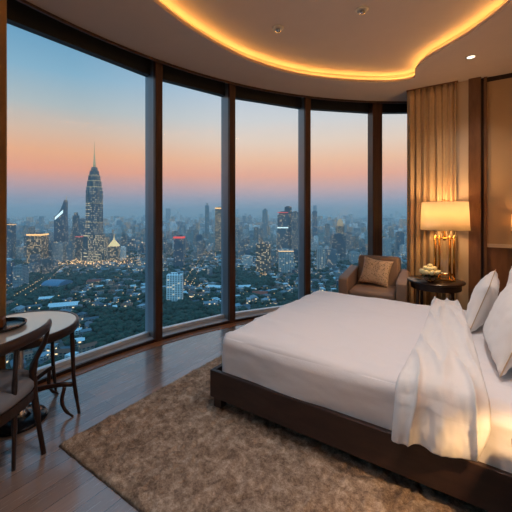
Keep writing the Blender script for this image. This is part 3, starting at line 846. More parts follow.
# ground, avenues
def ground_mat():
    m = NT('city_ground'); v = m.n.new('ShaderNodeTexCoord').outputs['Object']
    vo = m.n.new('ShaderNodeTexVoronoi'); m.set(vo, 'Vector', v); m.set(vo, 'Scale', .018); vo.feature = 'F1'
    vo2 = m.n.new('ShaderNodeTexVoronoi'); m.set(vo2, 'Vector', v); m.set(vo2, 'Scale', .018); vo2.feature = 'DISTANCE_TO_EDGE'
    f = m.noise(v, .012, 5, .6)
    c = m.ramp(f, [(.38, s2l((34, 54, 44))), (.52, s2l((70, 84, 82))), (.7, s2l((104, 114, 118)))])
    c = m.mix(m.math('LESS_THAN', vo2.outputs['Distance'], .06), c, s2l((92, 98, 104)))
    m.bsdf(Base_Color=c, Roughness=.9); return m.m
gb = B(); vs = [gb.verts.new((x, y, GZ)) for x, y in ((-30000, 250), (30000, 250), (30000, 34000), (-30000, 34000))]
r_ = bmesh.ops.extrude_face_region(gb, geom=[gb.faces.new(vs)]); bmesh.ops.translate(gb, vec=(0, 0, -4), verts=[x for x in r_['geom'] if isinstance(x, bmesh.types.BMVert)])
tagS(obj('ground', gb, ground_mat()))
asphalt = simple('avenue_asphalt', (112, 112, 114), .7, nscale=.1)
roads = [[(14, 276), (30, 264), (45, 254), (60, 246), (74, 240)], [(40, 268), (66, 265), (96, 264.5), (124, 262), (146, 258)], [(20, 300), (44, 284), (60, 270), (72, 265)],
         [(166, 262), (196, 257), (226, 250), (262, 244), (300, 240)], [(236, 262), (262, 259), (300, 266)], [(310, 256), (340, 251), (376, 249), (408, 246)], [(186, 290), (196, 272), (206, 256), (212, 244)]]
rn = 1; lampspots = []
for rd in roads:
    pts = spline([at(x, y) for x, y in rd], 10)
    bm = B(); L = []
    for i, p in enumerate(pts):
        tt = (pts[min(i+1, len(pts)-1)]-pts[max(0, i-1)]).normalized(); s = Vector((-tt.y, tt.x, 0))*12
        L.append([bm.verts.new(q) for q in (p+s+Vector((0, 0, .05)), p-s+Vector((0, 0, .05)), p-s+Vector((0, 0, 1.2)), p+s+Vector((0, 0, 1.2)))])
    for a, b in zip(L, L[1:]):
        for k in range(4): bm.faces.new((a[k], a[(k+1) % 4], b[(k+1) % 4], b[k]))
    bm.faces.new(L[0]); bm.faces.new(L[-1])
    tagS(obj('road_%d' % rn, bm, asphalt)); rn += 1
    for a, b in zip(pts, pts[1:]):
        n = max(1, int((b-a).length/42))
        for k in range(n):
            q_ = a+(b-a)*(k/n); tt = (b-a).normalized(); s = Vector((-tt.y, tt.x, 0))
            lampspots.append(q_+s*10); lampspots.append(q_-s*10)
taken = []                                            # discs kept free for the landmarks
def free(p, r):
    for (x, y, rr) in taken:
        if (p.x-x)**2+(p.y-y)**2 < (r+rr)**2: return False
    return True
def boxes(bm, lst, mat=0):
    for (x0, x1, y0, y1, z0, z1) in lst: box(bm, x0, x1, y0, y1, z0, z1, 0, mat)
    return bm
def zpix(y, Y): return (HZ-y)/F*Y+EYE-GZ               # height above the city ground of a point seen at row y, distance Y
def landmark(px0, px1, ytop, Y, mat, label, cat='building', depth=None, name='tower', crown=None, steps=None, rz=.0, hbase=None):
    """a block seen between columns px0-px1 with its top at row ytop, standing Y metres away"""
    w_ = (px1-px0)/F*Y*.84; d_ = depth or w_*.8; h = zpix(ytop, Y)
    p = Vector((((px0+px1)/2-256)/F*Y, Y, GZ))
    e = empty(name, p, rz); tag(e, label, cat); taken.append((p.x, p.y, max(w_, d_)*.62))
    b = B()
    if steps:
        z = 0
        for (fh, fw) in steps: boxes(b, [(-w_/2*fw, w_/2*fw, -d_/2*fw, d_/2*fw, z, h*fh)]); z = h*fh-.02
    else:
        boxes(b, [(-w_/2, w_/2, -d_/2, d_/2, 0, h), (-w_*.28, w_*.2, -d_*.25, d_*.3, h, h+3.5)])
    obj('tower_body', b, FC[mat], e)
    if crown:
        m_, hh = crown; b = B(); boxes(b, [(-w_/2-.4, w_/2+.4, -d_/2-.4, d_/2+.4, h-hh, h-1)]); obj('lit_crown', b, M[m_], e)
    b = B(); 
    for k in range(3): box(b, -w_*.3+k*w_*.2, -w_*.3+k*w_*.2+w_*.21, -d_*.1, d_*.1, h-.5, h+2+k)
    obj('roof_plant', b, FC['grey'], e)
    return e, p, w_, d_, h

# the great spired tower
Y0 = 1200.0; e = empty('skyscraper', Vector(((94.4-256)/F*Y0, Y0, GZ)), .25); tag(e, 'very tall tapering glass skyscraper ending in a thin spire, tallest in the city', 'skyscraper')
taken.append((e.location.x, Y0, 62)); taken.append((e.location.x, Y0-70, 40))
k_ = Y0/F
def oct_(bm, w0, w1, z0, z1, n=8):
    lo = []; hi = []
    for i in range(n):
        a_ = 2*PI*(i+.5)/n
        lo.append(bm.verts.new((w0*math.cos(a_), w0*math.sin(a_), z0))); hi.append(bm.verts.new((w1*math.cos(a_), w1*math.sin(a_), z1)))
    bm.faces.new(lo); bm.faces.new(hi)
    for i in range(n): bm.faces.new((lo[i], lo[(i+1) % n], hi[(i+1) % n], hi[i]))
zp = lambda y: zpix(y, Y0)
b = B(); oct_(b, 45, 45, 0, zp(250)); oct_(b, 37, 36, zp(250), zp(234)); 
box(b, -38, 38, -30, 30, 0, zp(247)); obj('podium', b, FC['towerbase'], e)
b = B(); oct_(b, 29.5, 29.5, 0, zp(222)); oct_(b, 28.8, 28.4, zp(222), zp(203)); oct_(b, 27.4, 27, zp(203), zp(187)); obj('tower_body', b, FC['tower'], e)
b = B(); oct_(b, 25, 24, zp(187), zp(181)); oct_(b, 21.5, 20, zp(181), zp(175.5)); oct_(b, 17, 15.5, zp(175.5), zp(171)); oct_(b, 12, 10, zp(171), zp(167.5)); obj('stepped_crown', b, FC['tower'], e)
for y in (222, 203, 187, 181, 175.5):
    r0 = {222: 30, 203: 29.2, 187: 28, 181: 25, 175.5: 21}[y]; b = B(); oct_(b, r0, r0, zp(y)-1.6, zp(y)); obj('cornice', b, M['spire'], e)
b = lathe(B(), [(5, zp(167.5)), (4.4, zp(163)), (3.0, zp(160)), (2.6, zp(156)), (1.4, zp(153)), (.9, zp(147)), (.3, zp(141))], 12); obj('spire', b, M['spire'], e, True)
b = B()
for i in range(8):
    a_ = 2*PI*(i)/8
    tube(b, [(28*math.cos(a_), 28*math.sin(a_), 0), (27.6*math.cos(a_), 27.6*math.sin(a_), zp(190))], 1.3, 6)
obj('rib', b, FC['tower'], e)
# the sail topped tower
Y1 = 1250.0; e = empty('office_tower', Vector(((61.4-256)/F*Y1, Y1, GZ)), .1); tag(e, 'dark glass tower with a slanting curved top and mast beside the tallest tower', 'tower')
taken.append((e.location.x, Y1, 34)); w_ = 20; zz = lambda y: zpix(y, Y1)
b = B(); n = 10; F0 = []; F1 = []
prof = [(-w_, 0), (w_, 0)]+[(w_*(1-.02*k), zz(240-3.0*k)) for k in range(1, 10)]+[(w_*.86, zz(203)), (w_*.8, zz(200))]
prof += [(w_*(.8-1.8*k/8), zz(200+(1-(1-k/8)**2)*16)) for k in range(1, 9)]
F0 = [b.verts.new((x, -14, z)) for x, z in prof]; F1 = [b.verts.new((x, 14, z)) for x, z in prof]
b.faces.new(F0); b.faces.new(F1)
for i in range(len(prof)): b.faces.new((F0[i], F0[(i+1) % len(prof)], F1[(i+1) % len(prof)], F1[i]))
obj('tower_body', b, FC['blue'], e)
b = B(); v = [b.verts.new(q) for q in ((-w_*.85, -14.6, zz(220)), (w_*.6, -14.6, zz(213)), (w_*.6, -14.6, zz(209.8)), (-w_*.85, -14.6, zz(217.5)))]; f = b.faces.new(v)
r_ = bmesh.ops.extrude_face_region(b, geom=[f]); bmesh.ops.translate(b, vec=(0, .5, 0), verts=[x for x in r_['geom'] if isinstance(x, bmesh.types.BMVert)])
obj('lit_sign', b, M['whiteglow'], e)
obj('mast', tube(B(), [(w_*.8, 0, zz(202)), (w_*.95, 0, zz(196))], 1.0, 6), M['spire'], e)
LM = [
 (29, 46.5, 233.5, 1150, 'warm', 'broad warm lit office block with a glowing orange roof edge', dict(crown=('goldglow', 6), steps=[(.9, 1), (1, .86)])),
 (5, 14.5, 224, 1300, 'blue', 'blue grey tower with a small orange roof light by the window frame', dict(crown=('goldglow', 3))),
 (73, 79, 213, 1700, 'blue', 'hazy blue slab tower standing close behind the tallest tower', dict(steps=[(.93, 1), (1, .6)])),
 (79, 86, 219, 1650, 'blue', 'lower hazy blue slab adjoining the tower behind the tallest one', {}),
 (76, 83, 236, 1240, 'grey', 'grey block with a small red roof light just beside the tallest tower', dict(crown=('redglow', 3))),
 (67, 74, 242, 1180, 'grey', 'dark low rise block between the curved top tower and the tallest tower', {}),
 (54, 67, 243, 1190, 'conc', 'pale lit podium block in front of the curved top tower', {}),
 (173.5, 185, 236, 1090, 'blue', 'slim tower with a glowing red sign around its top', dict(crown=('redglow', 7))),
 (166, 184, 274.5, 660, 'white', 'white apartment block with a red roof light at the park edge', dict(depth=22)),
 (204.8, 209.4, 203.5, 2600, 'far', 'thin distant tower rising alone above the hazy skyline', dict(steps=[(.94, 1), (1, .35)])),
 (214.5, 223.5, 207.5, 1500, 'warm', 'tall tower with lit golden crown beside the second window post', dict(crown=('goldglow', 6), steps=[(.96, 1), (1, .7)])),
 (255, 272, 243.5, 1000, 'brown', 'brown block of flats with many warm lit windows', dict(crown=None)),
 (277, 294.5, 250, 990, 'white', 'pale apartment building with lit top floor below the tall pair of towers', dict(crown=('goldglow', 3), depth=30)),
 (276.5, 289, 212, 1250, 'grey', 'tall dark tower with red roof light and bright white floor', dict(crown=('redglow', 3), steps=[(.94, 1), (1, .7)])),
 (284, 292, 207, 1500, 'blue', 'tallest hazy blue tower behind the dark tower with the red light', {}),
 (291.5, 298.5, 212, 1380, 'tower', 'tower speckled with yellow lit windows next to the third window post', {}),
 (312, 317.5, 211.5, 1900, 'blue', 'hazy blue tower just past the third window post', {}),
 (330, 346, 234, 1350, 'blue', 'wide teal glass block below the domed tower', dict(steps=[(.93, 1), (1, .8)])),
 (316.5, 325.5, 248, 1010, 'white', 'pale apartment slab at the edge of the park behind the bed', {}),
 (349.5, 359, 252, 1150, 'conc', 'grey slab block low behind the armchair beside the fourth window post', {}),
 (383, 391, 238, 1400, 'conc', 'pale slab tower seen in the last window beside the post', {}),
 (396, 404, 232, 1500, 'blue', 'bluish tower in the last window close to the curtain', {}),
 (160, 167, 212+26, 1500, 'far', 'grey block just inside the second window beside the first post', {}),
 (196, 203, 235, 1600, 'blue', 'bluish slab between the red topped tower and the gold crowned tower', {}),
 (262, 268, 209, 2600, 'far', 'hazy distant tower with a narrow stepped top in the middle window', dict(steps=[(.96, 1), (1, .5)])),
 (7, 14, 263, 800, 'blue', 'tall blue grey apartment block nearest the edge of the picture', {}),
 (14.5, 27, 266, 790, 'conc', 'wide grey apartment block beside the blue grey one near the picture edge', {}),
 (46, 53, 241, 1350, 'blue', 'dim blue block between the orange roofed office and the curved top tower', {}),
 (126, 137, 238, 1500, 'far', 'low hazy block behind the golden roofed building', {}),
]
for (x0, x1, yt, Y, m_, lab, kw) in LM:
    e, p, w_, d_, h = landmark(x0, x1, yt, Y, m_, lab, rz=rnd.uniform(-.12, .12), **kw)
    if 'bright white floor' in lab:
        b = B(); zc = zpix(227.5, Y); boxes(b, [(-w_/2-.5, w_/2+.5, -d_/2-.5, d_/2+.5, zc-2, zc+2)]); obj('lit_floor', b, M['whiteglow'], e)
# gold roofed building
Y = 1180.0; e = empty('pavilion_building', Vector(((114-256)/F*Y, Y, GZ)), .2); tag(e, 'building with a steep golden lit pyramid roof right of the tallest tower', 'building'); taken.append((e.location.x, Y, 26))
zz = lambda y: zpix(y, Y)
b = B(); boxes(b, [(-17, 17, -14, 14, 0, zz(246))]); obj('building_body', b, FC['warm'], e)
b = B(); lo = [b.verts.new(q) for q in ((-18, -15, zz(246)), (18, -15, zz(246)), (18, 15, zz(246)), (-18, 15, zz(246)))]; hi = [b.verts.new(q) for q in ((-4, -3, zz(240)), (4, -3, zz(240)), (4, 3, zz(240)), (-4, 3, zz(240)))]
b.faces.new(lo); b.faces.new(hi)
for i in range(4): b.faces.new((lo[i], lo[(i+1) % 4], hi[(i+1) % 4], hi[i]))
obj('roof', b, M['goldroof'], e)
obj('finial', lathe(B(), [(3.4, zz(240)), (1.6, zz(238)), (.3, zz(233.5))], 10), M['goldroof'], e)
# domed tower
Y = 1500.0; e = empty('domed_tower', Vector(((340-256)/F*Y, Y, GZ)), .2); tag(e, 'round topped tower with a brightly lit dome in the fourth window', 'tower'); taken.append((e.location.x, Y, 26))
zz = lambda y: zpix(y, Y)
obj('tower_body', boxes(B(), [(-15, 15, -13, 13, 0, zz(226))]), FC['brown'], e)
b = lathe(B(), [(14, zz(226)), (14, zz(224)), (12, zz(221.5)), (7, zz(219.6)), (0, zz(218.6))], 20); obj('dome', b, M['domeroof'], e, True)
# long white sheds, hangar roof, red roofed block
def shed(px0, px1, y, h, label, wallm, roofm, rz, dep, name='warehouse', arch=False):
    p = at((px0+px1)/2, y); wd = (px1-px0)/F*p.y*.9; e = empty(name, p, rz); tag(e, label, 'building'); taken.append((p.x, p.y, wd*.5))
    obj('walls', boxes(B(), [(-wd/2, wd/2, -dep/2, dep/2, 0, h)]), wallm, e)
    b = B(); n = 10 if arch else 2
    if arch: pr = [(-dep/2-1, h), (dep/2+1, h)]+[((dep/2+1)*math.cos(PI*k/10), h+dep*.22*math.sin(PI*k/10)) for k in range(1, 10)]
    else: pr = [(-dep/2-1, h), (dep/2+1, h), (0, h+dep*.12)]
    F0 = [b.verts.new((-wd/2-1, y_, z_)) for y_, z_ in pr]; F1 = [b.verts.new((wd/2+1, y_, z_)) for y_, z_ in pr]
    b.faces.new(F0); b.faces.new(F1)
    for i in range(len(pr)): b.faces.new((F0[i], F0[(i+1) % len(pr)], F1[(i+1) % len(pr)], F1[i]))
    obj('roof', b, roofm, e)
paler = simple('pale_metal_roof', (214, 232, 246), .5, nscale=.05); bluer = simple('blue_metal_roof', (92, 132, 168), .5, nscale=.05); redr = simple('red_tiled_roof', (160, 74, 56), .8, nscale=.1)
shed(50, 78, 309, 9, 'long warehouse with a pale metal roof just above the round table', FC['house4'], paler, .35, 30)
shed(40, 54, 302, 9, 'short pale roofed warehouse beside the long one', FC['house4'], paler, .35, 20)
shed(47, 68, 289, 12, 'hall with an arched blue grey metal roof and lit front', FC['house'], bluer, -.2, 44, 'hall', True)
shed(88, 100, 285, 11, 'low building with a wide red tiled roof below the tallest tower', FC['house2'], redr, .1, 26, 'hall')
shed(238, 251, 290, 9, 'pale blue roofed warehouse near the second post', FC['house4'], paler, .2, 24)
shed(252, 268, 297, 9, 'hall with a dark red tiled roof in the middle window', FC['house2'], redr, -.1, 30, 'hall')
shed(150, 160, 322, 9, 'pale roofed shed in the trees below the first window post', FC['house4'], paler, .4, 16)
shed(206, 224, 290, 9, 'pale roofed warehouse at the far edge of the park', FC['house4'], paler, -.3, 22)
shed(68, 84, 345, 7, 'flat pale roofed building down behind the round table', FC['house4'], paler, .5, 14)

# individual houses among the trees, then mid-rise blocks; look-alikes share a label and a group
def parkness(p):
    f = noise.noise(Vector((p.x/190+3.1, p.y/230+1.7, 0)))
    px = 256+F*p.x/p.y; y = HZ+180*F/p.y
    if y > 312 and px > 95: f += .55
    if y > 296 and px > 160: f += .5
    if 255 < y < 262: f -= .6
    return f
def house_mesh(name, w_, d_, h, mat, gable, wing):
    b = B(); boxes(b, [(-w_/2, w_/2, -d_/2, d_/2, 0, h)])
    if wing: boxes(b, [(w_/2-1, w_/2+wing, -d_/3, d_/4, 0, h*.8)])
    if gable:
        F0 = [b.verts.new(q) for q in ((-w_/2-.6, -d_/2-.8, h), (-w_/2-.6, d_/2+.8, h), (-w_/2-.6, 0, h+d_*.22))]; F1 = [b.verts.new((w_/2+.6, q.co.y, q.co.z)) for q in F0]
        b.faces.new(F0); b.faces.new(F1)
        for i in range(3): b.faces.new((F0[i], F0[(i+1) % 3], F1[(i+1) % 3], F1[i]))
    else: boxes(b, [(-w_*.2, w_*.1, -d_*.2, d_*.15, h, h+2)])
    me = bpy.data.meshes.new(name); bmesh.ops.recalc_face_normals(b, faces=b.faces[:]); b.to_mesh(me); b.free(); me.materials.append(FC[mat]); return me
HM = [('house', 'low house with a dull blue grey roof among the trees'), ('house2', 'low house with a terracotta roof among the trees'), ('house3', 'low house with a dark slate roof among the trees'), ('house4', 'low house with a pale flat roof among the trees')]
hm = []
for i in range(14):
    mt = ('house', 'house3', 'house4', 'house2', 'house', 'house3', 'house4')[i % 7]
    hm.append((mt, house_mesh('house', rnd.uniform(10, 24), rnd.uniform(8, 15), rnd.uniform(4, 10), mt, i % 3 != 0, rnd.choice((0, 0, 6, 9)))))
lab = dict(HM)
def place(me, name, p, rz, label, cat, group, s=1.0):
    o = bpy.data.objects.new(name, me); o.location = p; o.rotation_euler = (0, 0, rz); o.scale = (s, s, s); link(o); return tag(o, label, cat, group)
def sample(y0, y1, x0=3, x1=412):
    return at(rnd.uniform(x0, x1), rnd.uniform(y0, y1))
occ = {}
def crowd_free(p, r):
    c = (int(p.x//40), int(p.y//40))
    for dx in (-1, 0, 1):
        for dy in (-1, 0, 1):
            for (q, rr) in occ.get((c[0]+dx, c[1]+dy), ()):
                if (p.x-q.x)**2+(p.y-q.y)**2 < (r+rr)**2: return False
    occ.setdefault(c, []).append((p.copy(), r)); return True
hl = []; tries = 0
while len(hl) < 290 and tries < 20000:
    tries += 1; p = sample(258, 372)
    if parkness(p) > .08+rnd.uniform(-.15, .15) or not free(p, 14): continue
    i = rnd.randrange(14)
    if not crowd_free(p, 12): continue
    hl.append(1); place(hm[i][1], 'house', p, rnd.choice((0, PI/2))+rnd.uniform(-.4, .4)+.4, lab[hm[i][0]], 'house', 'low houses among the trees')
def block_mesh(i):
    b = B(); w_, d_ = rnd.uniform(16, 34), rnd.uniform(14, 24); h = rnd.choice((18, 24, 30, 36, 45, 55, 70, 90))*rnd.uniform(.85, 1.15)
    boxes(b, [(-w_/2, w_/2, -d_/2, d_/2, 0, h), (-w_*.25, w_*.2, -d_*.25, d_*.2, h, h+3)])
    if i % 3 == 0: boxes(b, [(-w_*.8, w_*.7, -d_*.7, d_*.7, 0, 10)])
    if i % 4 == 1: boxes(b, [(-w_*.35, w_*.35, -d_*.35, d_*.35, h, h*1.12)])
    mt = ('conc', 'white', 'blue', 'grey', 'brown', 'conc', 'blue', 'grey')[i % 8]
    me = bpy.data.meshes.new('block'); bmesh.ops.recalc_face_normals(b, faces=b.faces[:]); b.to_mesh(me); b.free(); me.materials.append(FC[mt]); return (mt, me)
bm_ = [block_mesh(i) for i in range(24)]
BL = {'conc': 'grey concrete city block with scattered lit windows', 'white': 'pale white city block with scattered lit windows', 'blue': 'bluish glass city block in the evening haze', 'grey': 'dark grey city block in the evening haze', 'brown': 'brown city block with warm lit windows'}
n = 0; tries = 0
while n < 280 and tries < 20000:
    tries += 1; p = sample(231, 262)
    if rnd.random() < .25: p = sample(262, 292, 150, 412) if rnd.random() < .5 else sample(258, 280, 3, 60)
    if parkness(p) > .30 or not free(p, 18) or not crowd_free(p, 17): continue
    i = rnd.randrange(24); n += 1
    o = place(bm_[i][1], 'city_block', p, rnd.choice((0, PI/2))+rnd.uniform(-.3, .3), BL[bm_[i][0]], 'block', 'mid rise blocks of the hazy city', 1.0)
    if p.y < 1000: o.scale = (.8, .8, .55)
# everything beyond: far too many to single out
def stuff_boxes(name, label, cat, mats, gen, count):
    V, Fc, MI = [], [], []
    for _ in range(count):
        g = gen()
        if not g: continue
        (x, y, w_, d_, h, a_, mi) = g; c, s = math.cos(a_), math.sin(a_); k = len(V)
        for z in (GZ, GZ+h):
            for (dx, dy) in ((-w_/2, -d_/2), (w_/2, -d_/2), (w_/2, d_/2), (-w_/2, d_/2)): V.append((x+dx*c-dy*s, y+dx*s+dy*c, z))
        Fc += [(k+3, k+2, k+1, k), (k+4, k+5, k+6, k+7), (k, k+1, k+5, k+4), (k+1, k+2, k+6, k+5), (k+2, k+3, k+7, k+6), (k+3, k, k+4, k+7)]; MI += [mi]*6
    me = bpy.data.meshes.new(name); me.from_pydata(V, [], Fc)
    for m_ in mats: me.materials.append(m_)
    for p_, i in zip(me.polygons, MI): p_.material_index = i
    return tag(link(bpy.data.objects.new(name, me)), label, cat, kind='stuff')
def gfar():
    y = HZ+2.6+18*rnd.random()**1.3; p = at(rnd.uniform(0, 415), y)
    if not free(p, 20): return None
    h = 12+60*rnd.random()**2+(90*rnd.random() if rnd.random() < .10 else 0)
    cl = noise.noise(Vector((p.x/1500, p.y/1500, 5)))
    h *= 1+max(0, cl)*1.2
    s = 1+p.y/9000
    return (p.x, p.y, rnd.uniform(16, 42)*s, rnd.uniform(16, 34)*s, h, rnd.uniform(0, 3), rnd.randrange(5))
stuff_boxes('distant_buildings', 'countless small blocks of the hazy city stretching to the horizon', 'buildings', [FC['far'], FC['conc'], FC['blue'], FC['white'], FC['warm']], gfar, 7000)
def gnear():
    p = sample(231, 300)
    if rnd.random() < .25: p = sample(300, 372)
    if parkness(p) > .1 or not free(p, 10) or not crowd_free(p, 7): return None
    return (p.x, p.y, rnd.uniform(7, 18), rnd.uniform(7, 15), rnd.uniform(3.5, 13), rnd.uniform(0, 3), rnd.randrange(4))
stuff_boxes('low_rooftops', 'many small low roofs packed between the city blocks', 'buildings', [FC['house'], FC['house3'], FC['house4'], FC['house2']], gnear, 5000)

# trees: the nearest ones one by one, the rest of the park as one canopy
def crown_bm(r, seed, sub=2):
    b = B(); bmesh.ops.create_icosphere(b, subdivisions=sub, radius=1)
    for v in b.verts:
        n_ = v.co.copy(); k = 1+.28*noise.noise(n_*2.1+Vector((seed, 0, 0)))+.15*noise.noise(n_*5+Vector((0, seed, 0)))
        v.co = Vector((n_.x*r*k, n_.y*r*k, r*.95+n_.z*r*.72*k))
    return b
tms = []
for i in range(6):
    b = crown_bm(6.2, i*3.3, 3); tube(b, [(0, 0, 0), (0, 0, 4)], .5, 6)
    me = bpy.data.meshes.new('tree'); b.to_mesh(me); b.free(); me.materials.append(M['tree']); 
    for q in me.polygons: q.use_smooth = True
    tms.append(me)
cand = []
tries = 0
while len(cand) < 4200 and tries < 60000:
    tries += 1; p = sample(252, 384) if rnd.random() < .75 else sample(290, 384, 90, 330)
    if parkness(p) < -.25+rnd.uniform(-.25, .3) or not free(p, 3) or not crowd_free(p, 3.6): continue
    cand.append(p)
cand.sort(key=lambda q: q.y)
vis = [p for p in cand if not (256+F*p.x/p.y < 60 and HZ+180*F/p.y > 312)]
near = vis[:290]; nk = {(p.x, p.y) for p in near}
for p in near:
    place(tms[rnd.randrange(6)], 'tree', p, rnd.uniform(0, 6), 'dark green round crowned tree in the park below the windows', 'tree', 'trees nearest below the windows', rnd.uniform(.8, 1.35))
V, Fc = [], []
base = crown_bm(5.8, 1.0, 1); bv = [v.co.copy() for v in base.verts]; bf = [tuple(v.index for v in f.verts) for f in base.faces]; base.free()
for p in cand:
    if (p.x, p.y) in nk: continue
    s = rnd.uniform(.75, 1.5); a_ = rnd.uniform(0, 6); c, sn = math.cos(a_), math.sin(a_); k = len(V)
    V += [(p.x+(v.x*c-v.y*sn)*s, p.y+(v.x*sn+v.y*c)*s, p.z+v.z*s) for v in bv]; Fc += [tuple(i+k for i in f) for f in bf]
me = bpy.data.meshes.new('tree_canopy'); me.from_pydata(V, [], Fc); me.materials.append(M['tree'])
for q in me.polygons: q.use_smooth = True
tag(link(bpy.data.objects.new('tree_canopy', me)), 'dense dark tree canopy spreading through the park and streets', 'trees', kind='stuff')

# street lamps along the avenues: 260 nearest as things, the other lights as one object
def lamp_mesh(r):
    b = B(); tube(b, [(0, 0, 0), (0, 0, 9)], .25, 6); bmesh.ops.create_icosphere(b, subdivisions=1, radius=r, matrix=Matrix.Translation((0, 0, 9+r*.6)))
    me = bpy.data.meshes.new('street_lamp'); b.to_mesh(me); b.free(); me.materials.append(M['darkmetal']); me.materials.append(M['lampglow'])
    for q in me.polygons: q.material_index = 1 if q.center.z > 9-r*.5 and len(q.vertices) == 3 else 0
    return me
lm = lamp_mesh(.8)
lampspots.sort(key=lambda q: q.y)
for p in lampspots[:260]:
    place(lm, 'street_lamp', Vector((p.x, p.y, GZ+1)), 0, 'glowing street lamp along a lit avenue', 'street lamp', 'street lamps along the avenues')
V, Fc = [], []
b = B(); bmesh.ops.create_icosphere(b, subdivisions=1, radius=1); bv = [v.co.copy() for v in b.verts]; bf = [tuple(v.index for v in f.verts) for f in b.faces]; b.free()
def bulb(x, y, z, r):
    k = len(V); V.extend([(x+v.x*r, y+v.y*r, z+v.z*r) for v in bv]); Fc.extend([tuple(i+k for i in f) for f in bf])
for p in lampspots[260:]: bulb(p.x, p.y, GZ+10, .9)
for _ in range(600):
    y = HZ+4+rnd.random()**1.2*95; p = at(rnd.uniform(3, 412), y)
    if parkness(p) > .2 and rnd.random() < .8: continue
    bulb(p.x, p.y, GZ+8+rnd.uniform(0, 8), .55*rnd.uniform(.8, 1.5)*(1+max(0, p.y-1200)/2200))
for _ in range(260):                                  # the glittering plaza around the tallest tower
    p = at(rnd.gauss(92, 20), rnd.gauss(264.5, 1.6)); bulb(p.x, p.y, GZ+6+rnd.uniform(0, 8), rnd.uniform(.8, 1.7))
for (x, y, n_, sx, sy) in ((38, 256, 40, 5, 2.5), (134, 300, 14, 4, 1.5), (262, 277, 24, 6, 1.6), (192, 275, 20, 4, 6), (200, 288, 14, 9, 2), (140, 246, 24, 5, 3), (216, 262, 14, 4, 4)):
    for _ in range(n_):
        p = at(rnd.gauss(x, sx), rnd.gauss(y, sy)); bulb(p.x, p.y, GZ+5+rnd.uniform(0, 6), rnd.uniform(.5, 1.1)*p.y/800)
me = bpy.data.meshes.new('city_lights'); me.from_pydata(V, [], Fc); me.materials.append(M['lampglow'])
tag(link(bpy.data.objects.new('city_lights', me)), 'countless tiny warm lights scattered over the evening city', 'lights', kind='stuff')
# evening haze lying over the city
hz = B(); box(hz, -16000, 16000, 330, 30000, GZ-3, EYE+190)
hm_ = bpy.data.materials.new('evening_haze'); hm_.use_nodes = True; ht = hm_.node_tree; ht.nodes.clear()
ho = ht.nodes.new('ShaderNodeOutputMaterial'); vsn = ht.nodes.new('ShaderNodeVolumeScatter'); ht.links.new(vsn.outputs[0], ho.inputs['Volume'])
vsn.inputs['Color'].default_value = (.78, .95, 1.0, 1); vsn.inputs['Density'].default_value = HAZE; vsn.inputs['Anisotropy'].default_value = .2
tag(obj('haze', hz, hm_), 'blue evening haze lying over the city', 'haze', kind='stuff')


# ------------------------------------------------------------------ SKY
w = bpy.data.worlds.new('dusk_sky'); S.world = w; w.use_nodes = True
nt = w.node_tree; nt.nodes.clear()
tc = nt.nodes.new('ShaderNodeTexCoord'); sp = nt.nodes.new('ShaderNodeSeparateXYZ'); nt.links.new(tc.outputs['Generated'], sp.inputs[0])
mr = nt.nodes.new('ShaderNodeMapRange'); nt.links.new(sp.outputs['Z'], mr.inputs[0])
mr.inputs[1].default_value = -.1; mr.inputs[2].default_value = .9
def zs(y_, px=110):
    t_ = (HZ-y_)/math.hypot(F, px-256); return (math.sin(math.atan(t_))+.1)/1.0
def lin(c): return c if len(c) == 4 else s2l(c)
def ramp_node(stops):
    n_ = nt.nodes.new('ShaderNodeValToRGB'); nt.links.new(mr.outputs[0], n_.inputs[0]); e = n_.color_ramp.elements
    while len(e) < len(stops): e.new(.5)
    for k, (p_, c_) in enumerate(stops): e[k].position = p_; e[k].color = lin(c_)
    return n_
hi_sky = [(.62, (.13, .38, .60, 1)), (1.0, (.24, .66, 1.0, 1))]
west = ramp_node([(0, (110, 140, 170)), (zs(213), (140, 160, 184)), (zs(200), (160, 160, 178)), (zs(186), (206, 164, 160)), (zs(172), (246, 166, 128)), (zs(156), (246, 180, 134)),
         (zs(136), (224, 192, 168)), (zs(112), (182, 192, 194)), (zs(80), (138, 180, 204)), (zs(20), (84, 148, 190))]+hi_sky)
east = ramp_node([(0, (110, 140, 170)), (zs(213), (148, 166, 188)), (zs(200), (176, 172, 186)), (zs(186), (220, 178, 170)), (zs(172), (250, 180, 146)), (zs(156), (252, 200, 162)),
         (zs(136), (240, 216, 196)), (zs(112), (216, 216, 216)), (zs(80), (190, 206, 222)), (zs(20), (130, 172, 206))]+hi_sky)
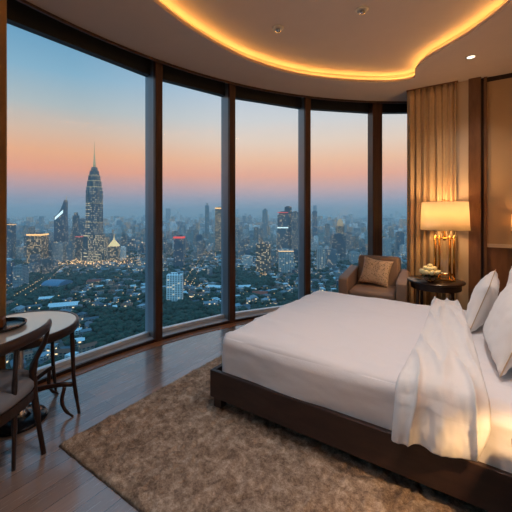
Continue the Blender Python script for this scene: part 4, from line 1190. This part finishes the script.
mx = nt.nodes.new('ShaderNodeMapRange'); nt.links.new(sp.outputs['X'], mx.inputs[0]); mx.inputs[1].default_value = -.45; mx.inputs[2].default_value = -.05
mixw = nt.nodes.new('ShaderNodeMix'); mixw.data_type = 'RGBA'; nt.links.new(mx.outputs[0], mixw.inputs[0]); nt.links.new(west.outputs[0], mixw.inputs[6]); nt.links.new(east.outputs[0], mixw.inputs[7])
back = ramp_node([(0, (90, 130, 160)), (zs(213), (160, 196, 214)), (zs(172), (152, 196, 218)), (zs(80), (128, 188, 218))]+hi_sky)
my = nt.nodes.new('ShaderNodeMapRange'); nt.links.new(sp.outputs['Y'], my.inputs[0]); my.inputs[1].default_value = .35; my.inputs[2].default_value = -.2
mixb = nt.nodes.new('ShaderNodeMix'); mixb.data_type = 'RGBA'
bg = nt.nodes.new('ShaderNodeBackground'); nt.links.new(mixw.outputs[2], mixb.inputs[6]); nt.links.new(back.outputs[0], mixb.inputs[7]); nt.links.new(my.outputs[0], mixb.inputs[0]); nt.links.new(mixb.outputs[2], bg.inputs[0]); bg.inputs[1].default_value = 1.0
wo = nt.nodes.new('ShaderNodeOutputWorld'); nt.links.new(bg.outputs[0], wo.inputs[0])

# ------------------------------------------------------------------ CAMERA AND SETTINGS
cam = bpy.data.cameras.new('camera'); co = link(bpy.data.objects.new('camera', cam)); S.camera = co
co.location = (0, 0, EYE); co.rotation_euler = (R(90), 0, 0)
cam.sensor_width = 36; cam.sensor_fit = 'HORIZONTAL'; cam.lens = F/512*36; cam.shift_y = -(256-HZ)/512
cam.clip_start = .05; cam.clip_end = 60000
S.view_settings.view_transform = 'Standard'; S.view_settings.look = 'None'; S.view_settings.gamma = 1; S.view_settings.use_curve_mapping = False
S.view_settings.exposure = 0.0
cy = S.cycles
cy.use_denoising = True; cy.max_bounces = 10; cy.diffuse_bounces = 5; cy.transparent_max_bounces = 16; cy.volume_bounces = 3
cy.sample_clamp_indirect = 6; cy.caustics_reflective = False; cy.caustics_refractive = False
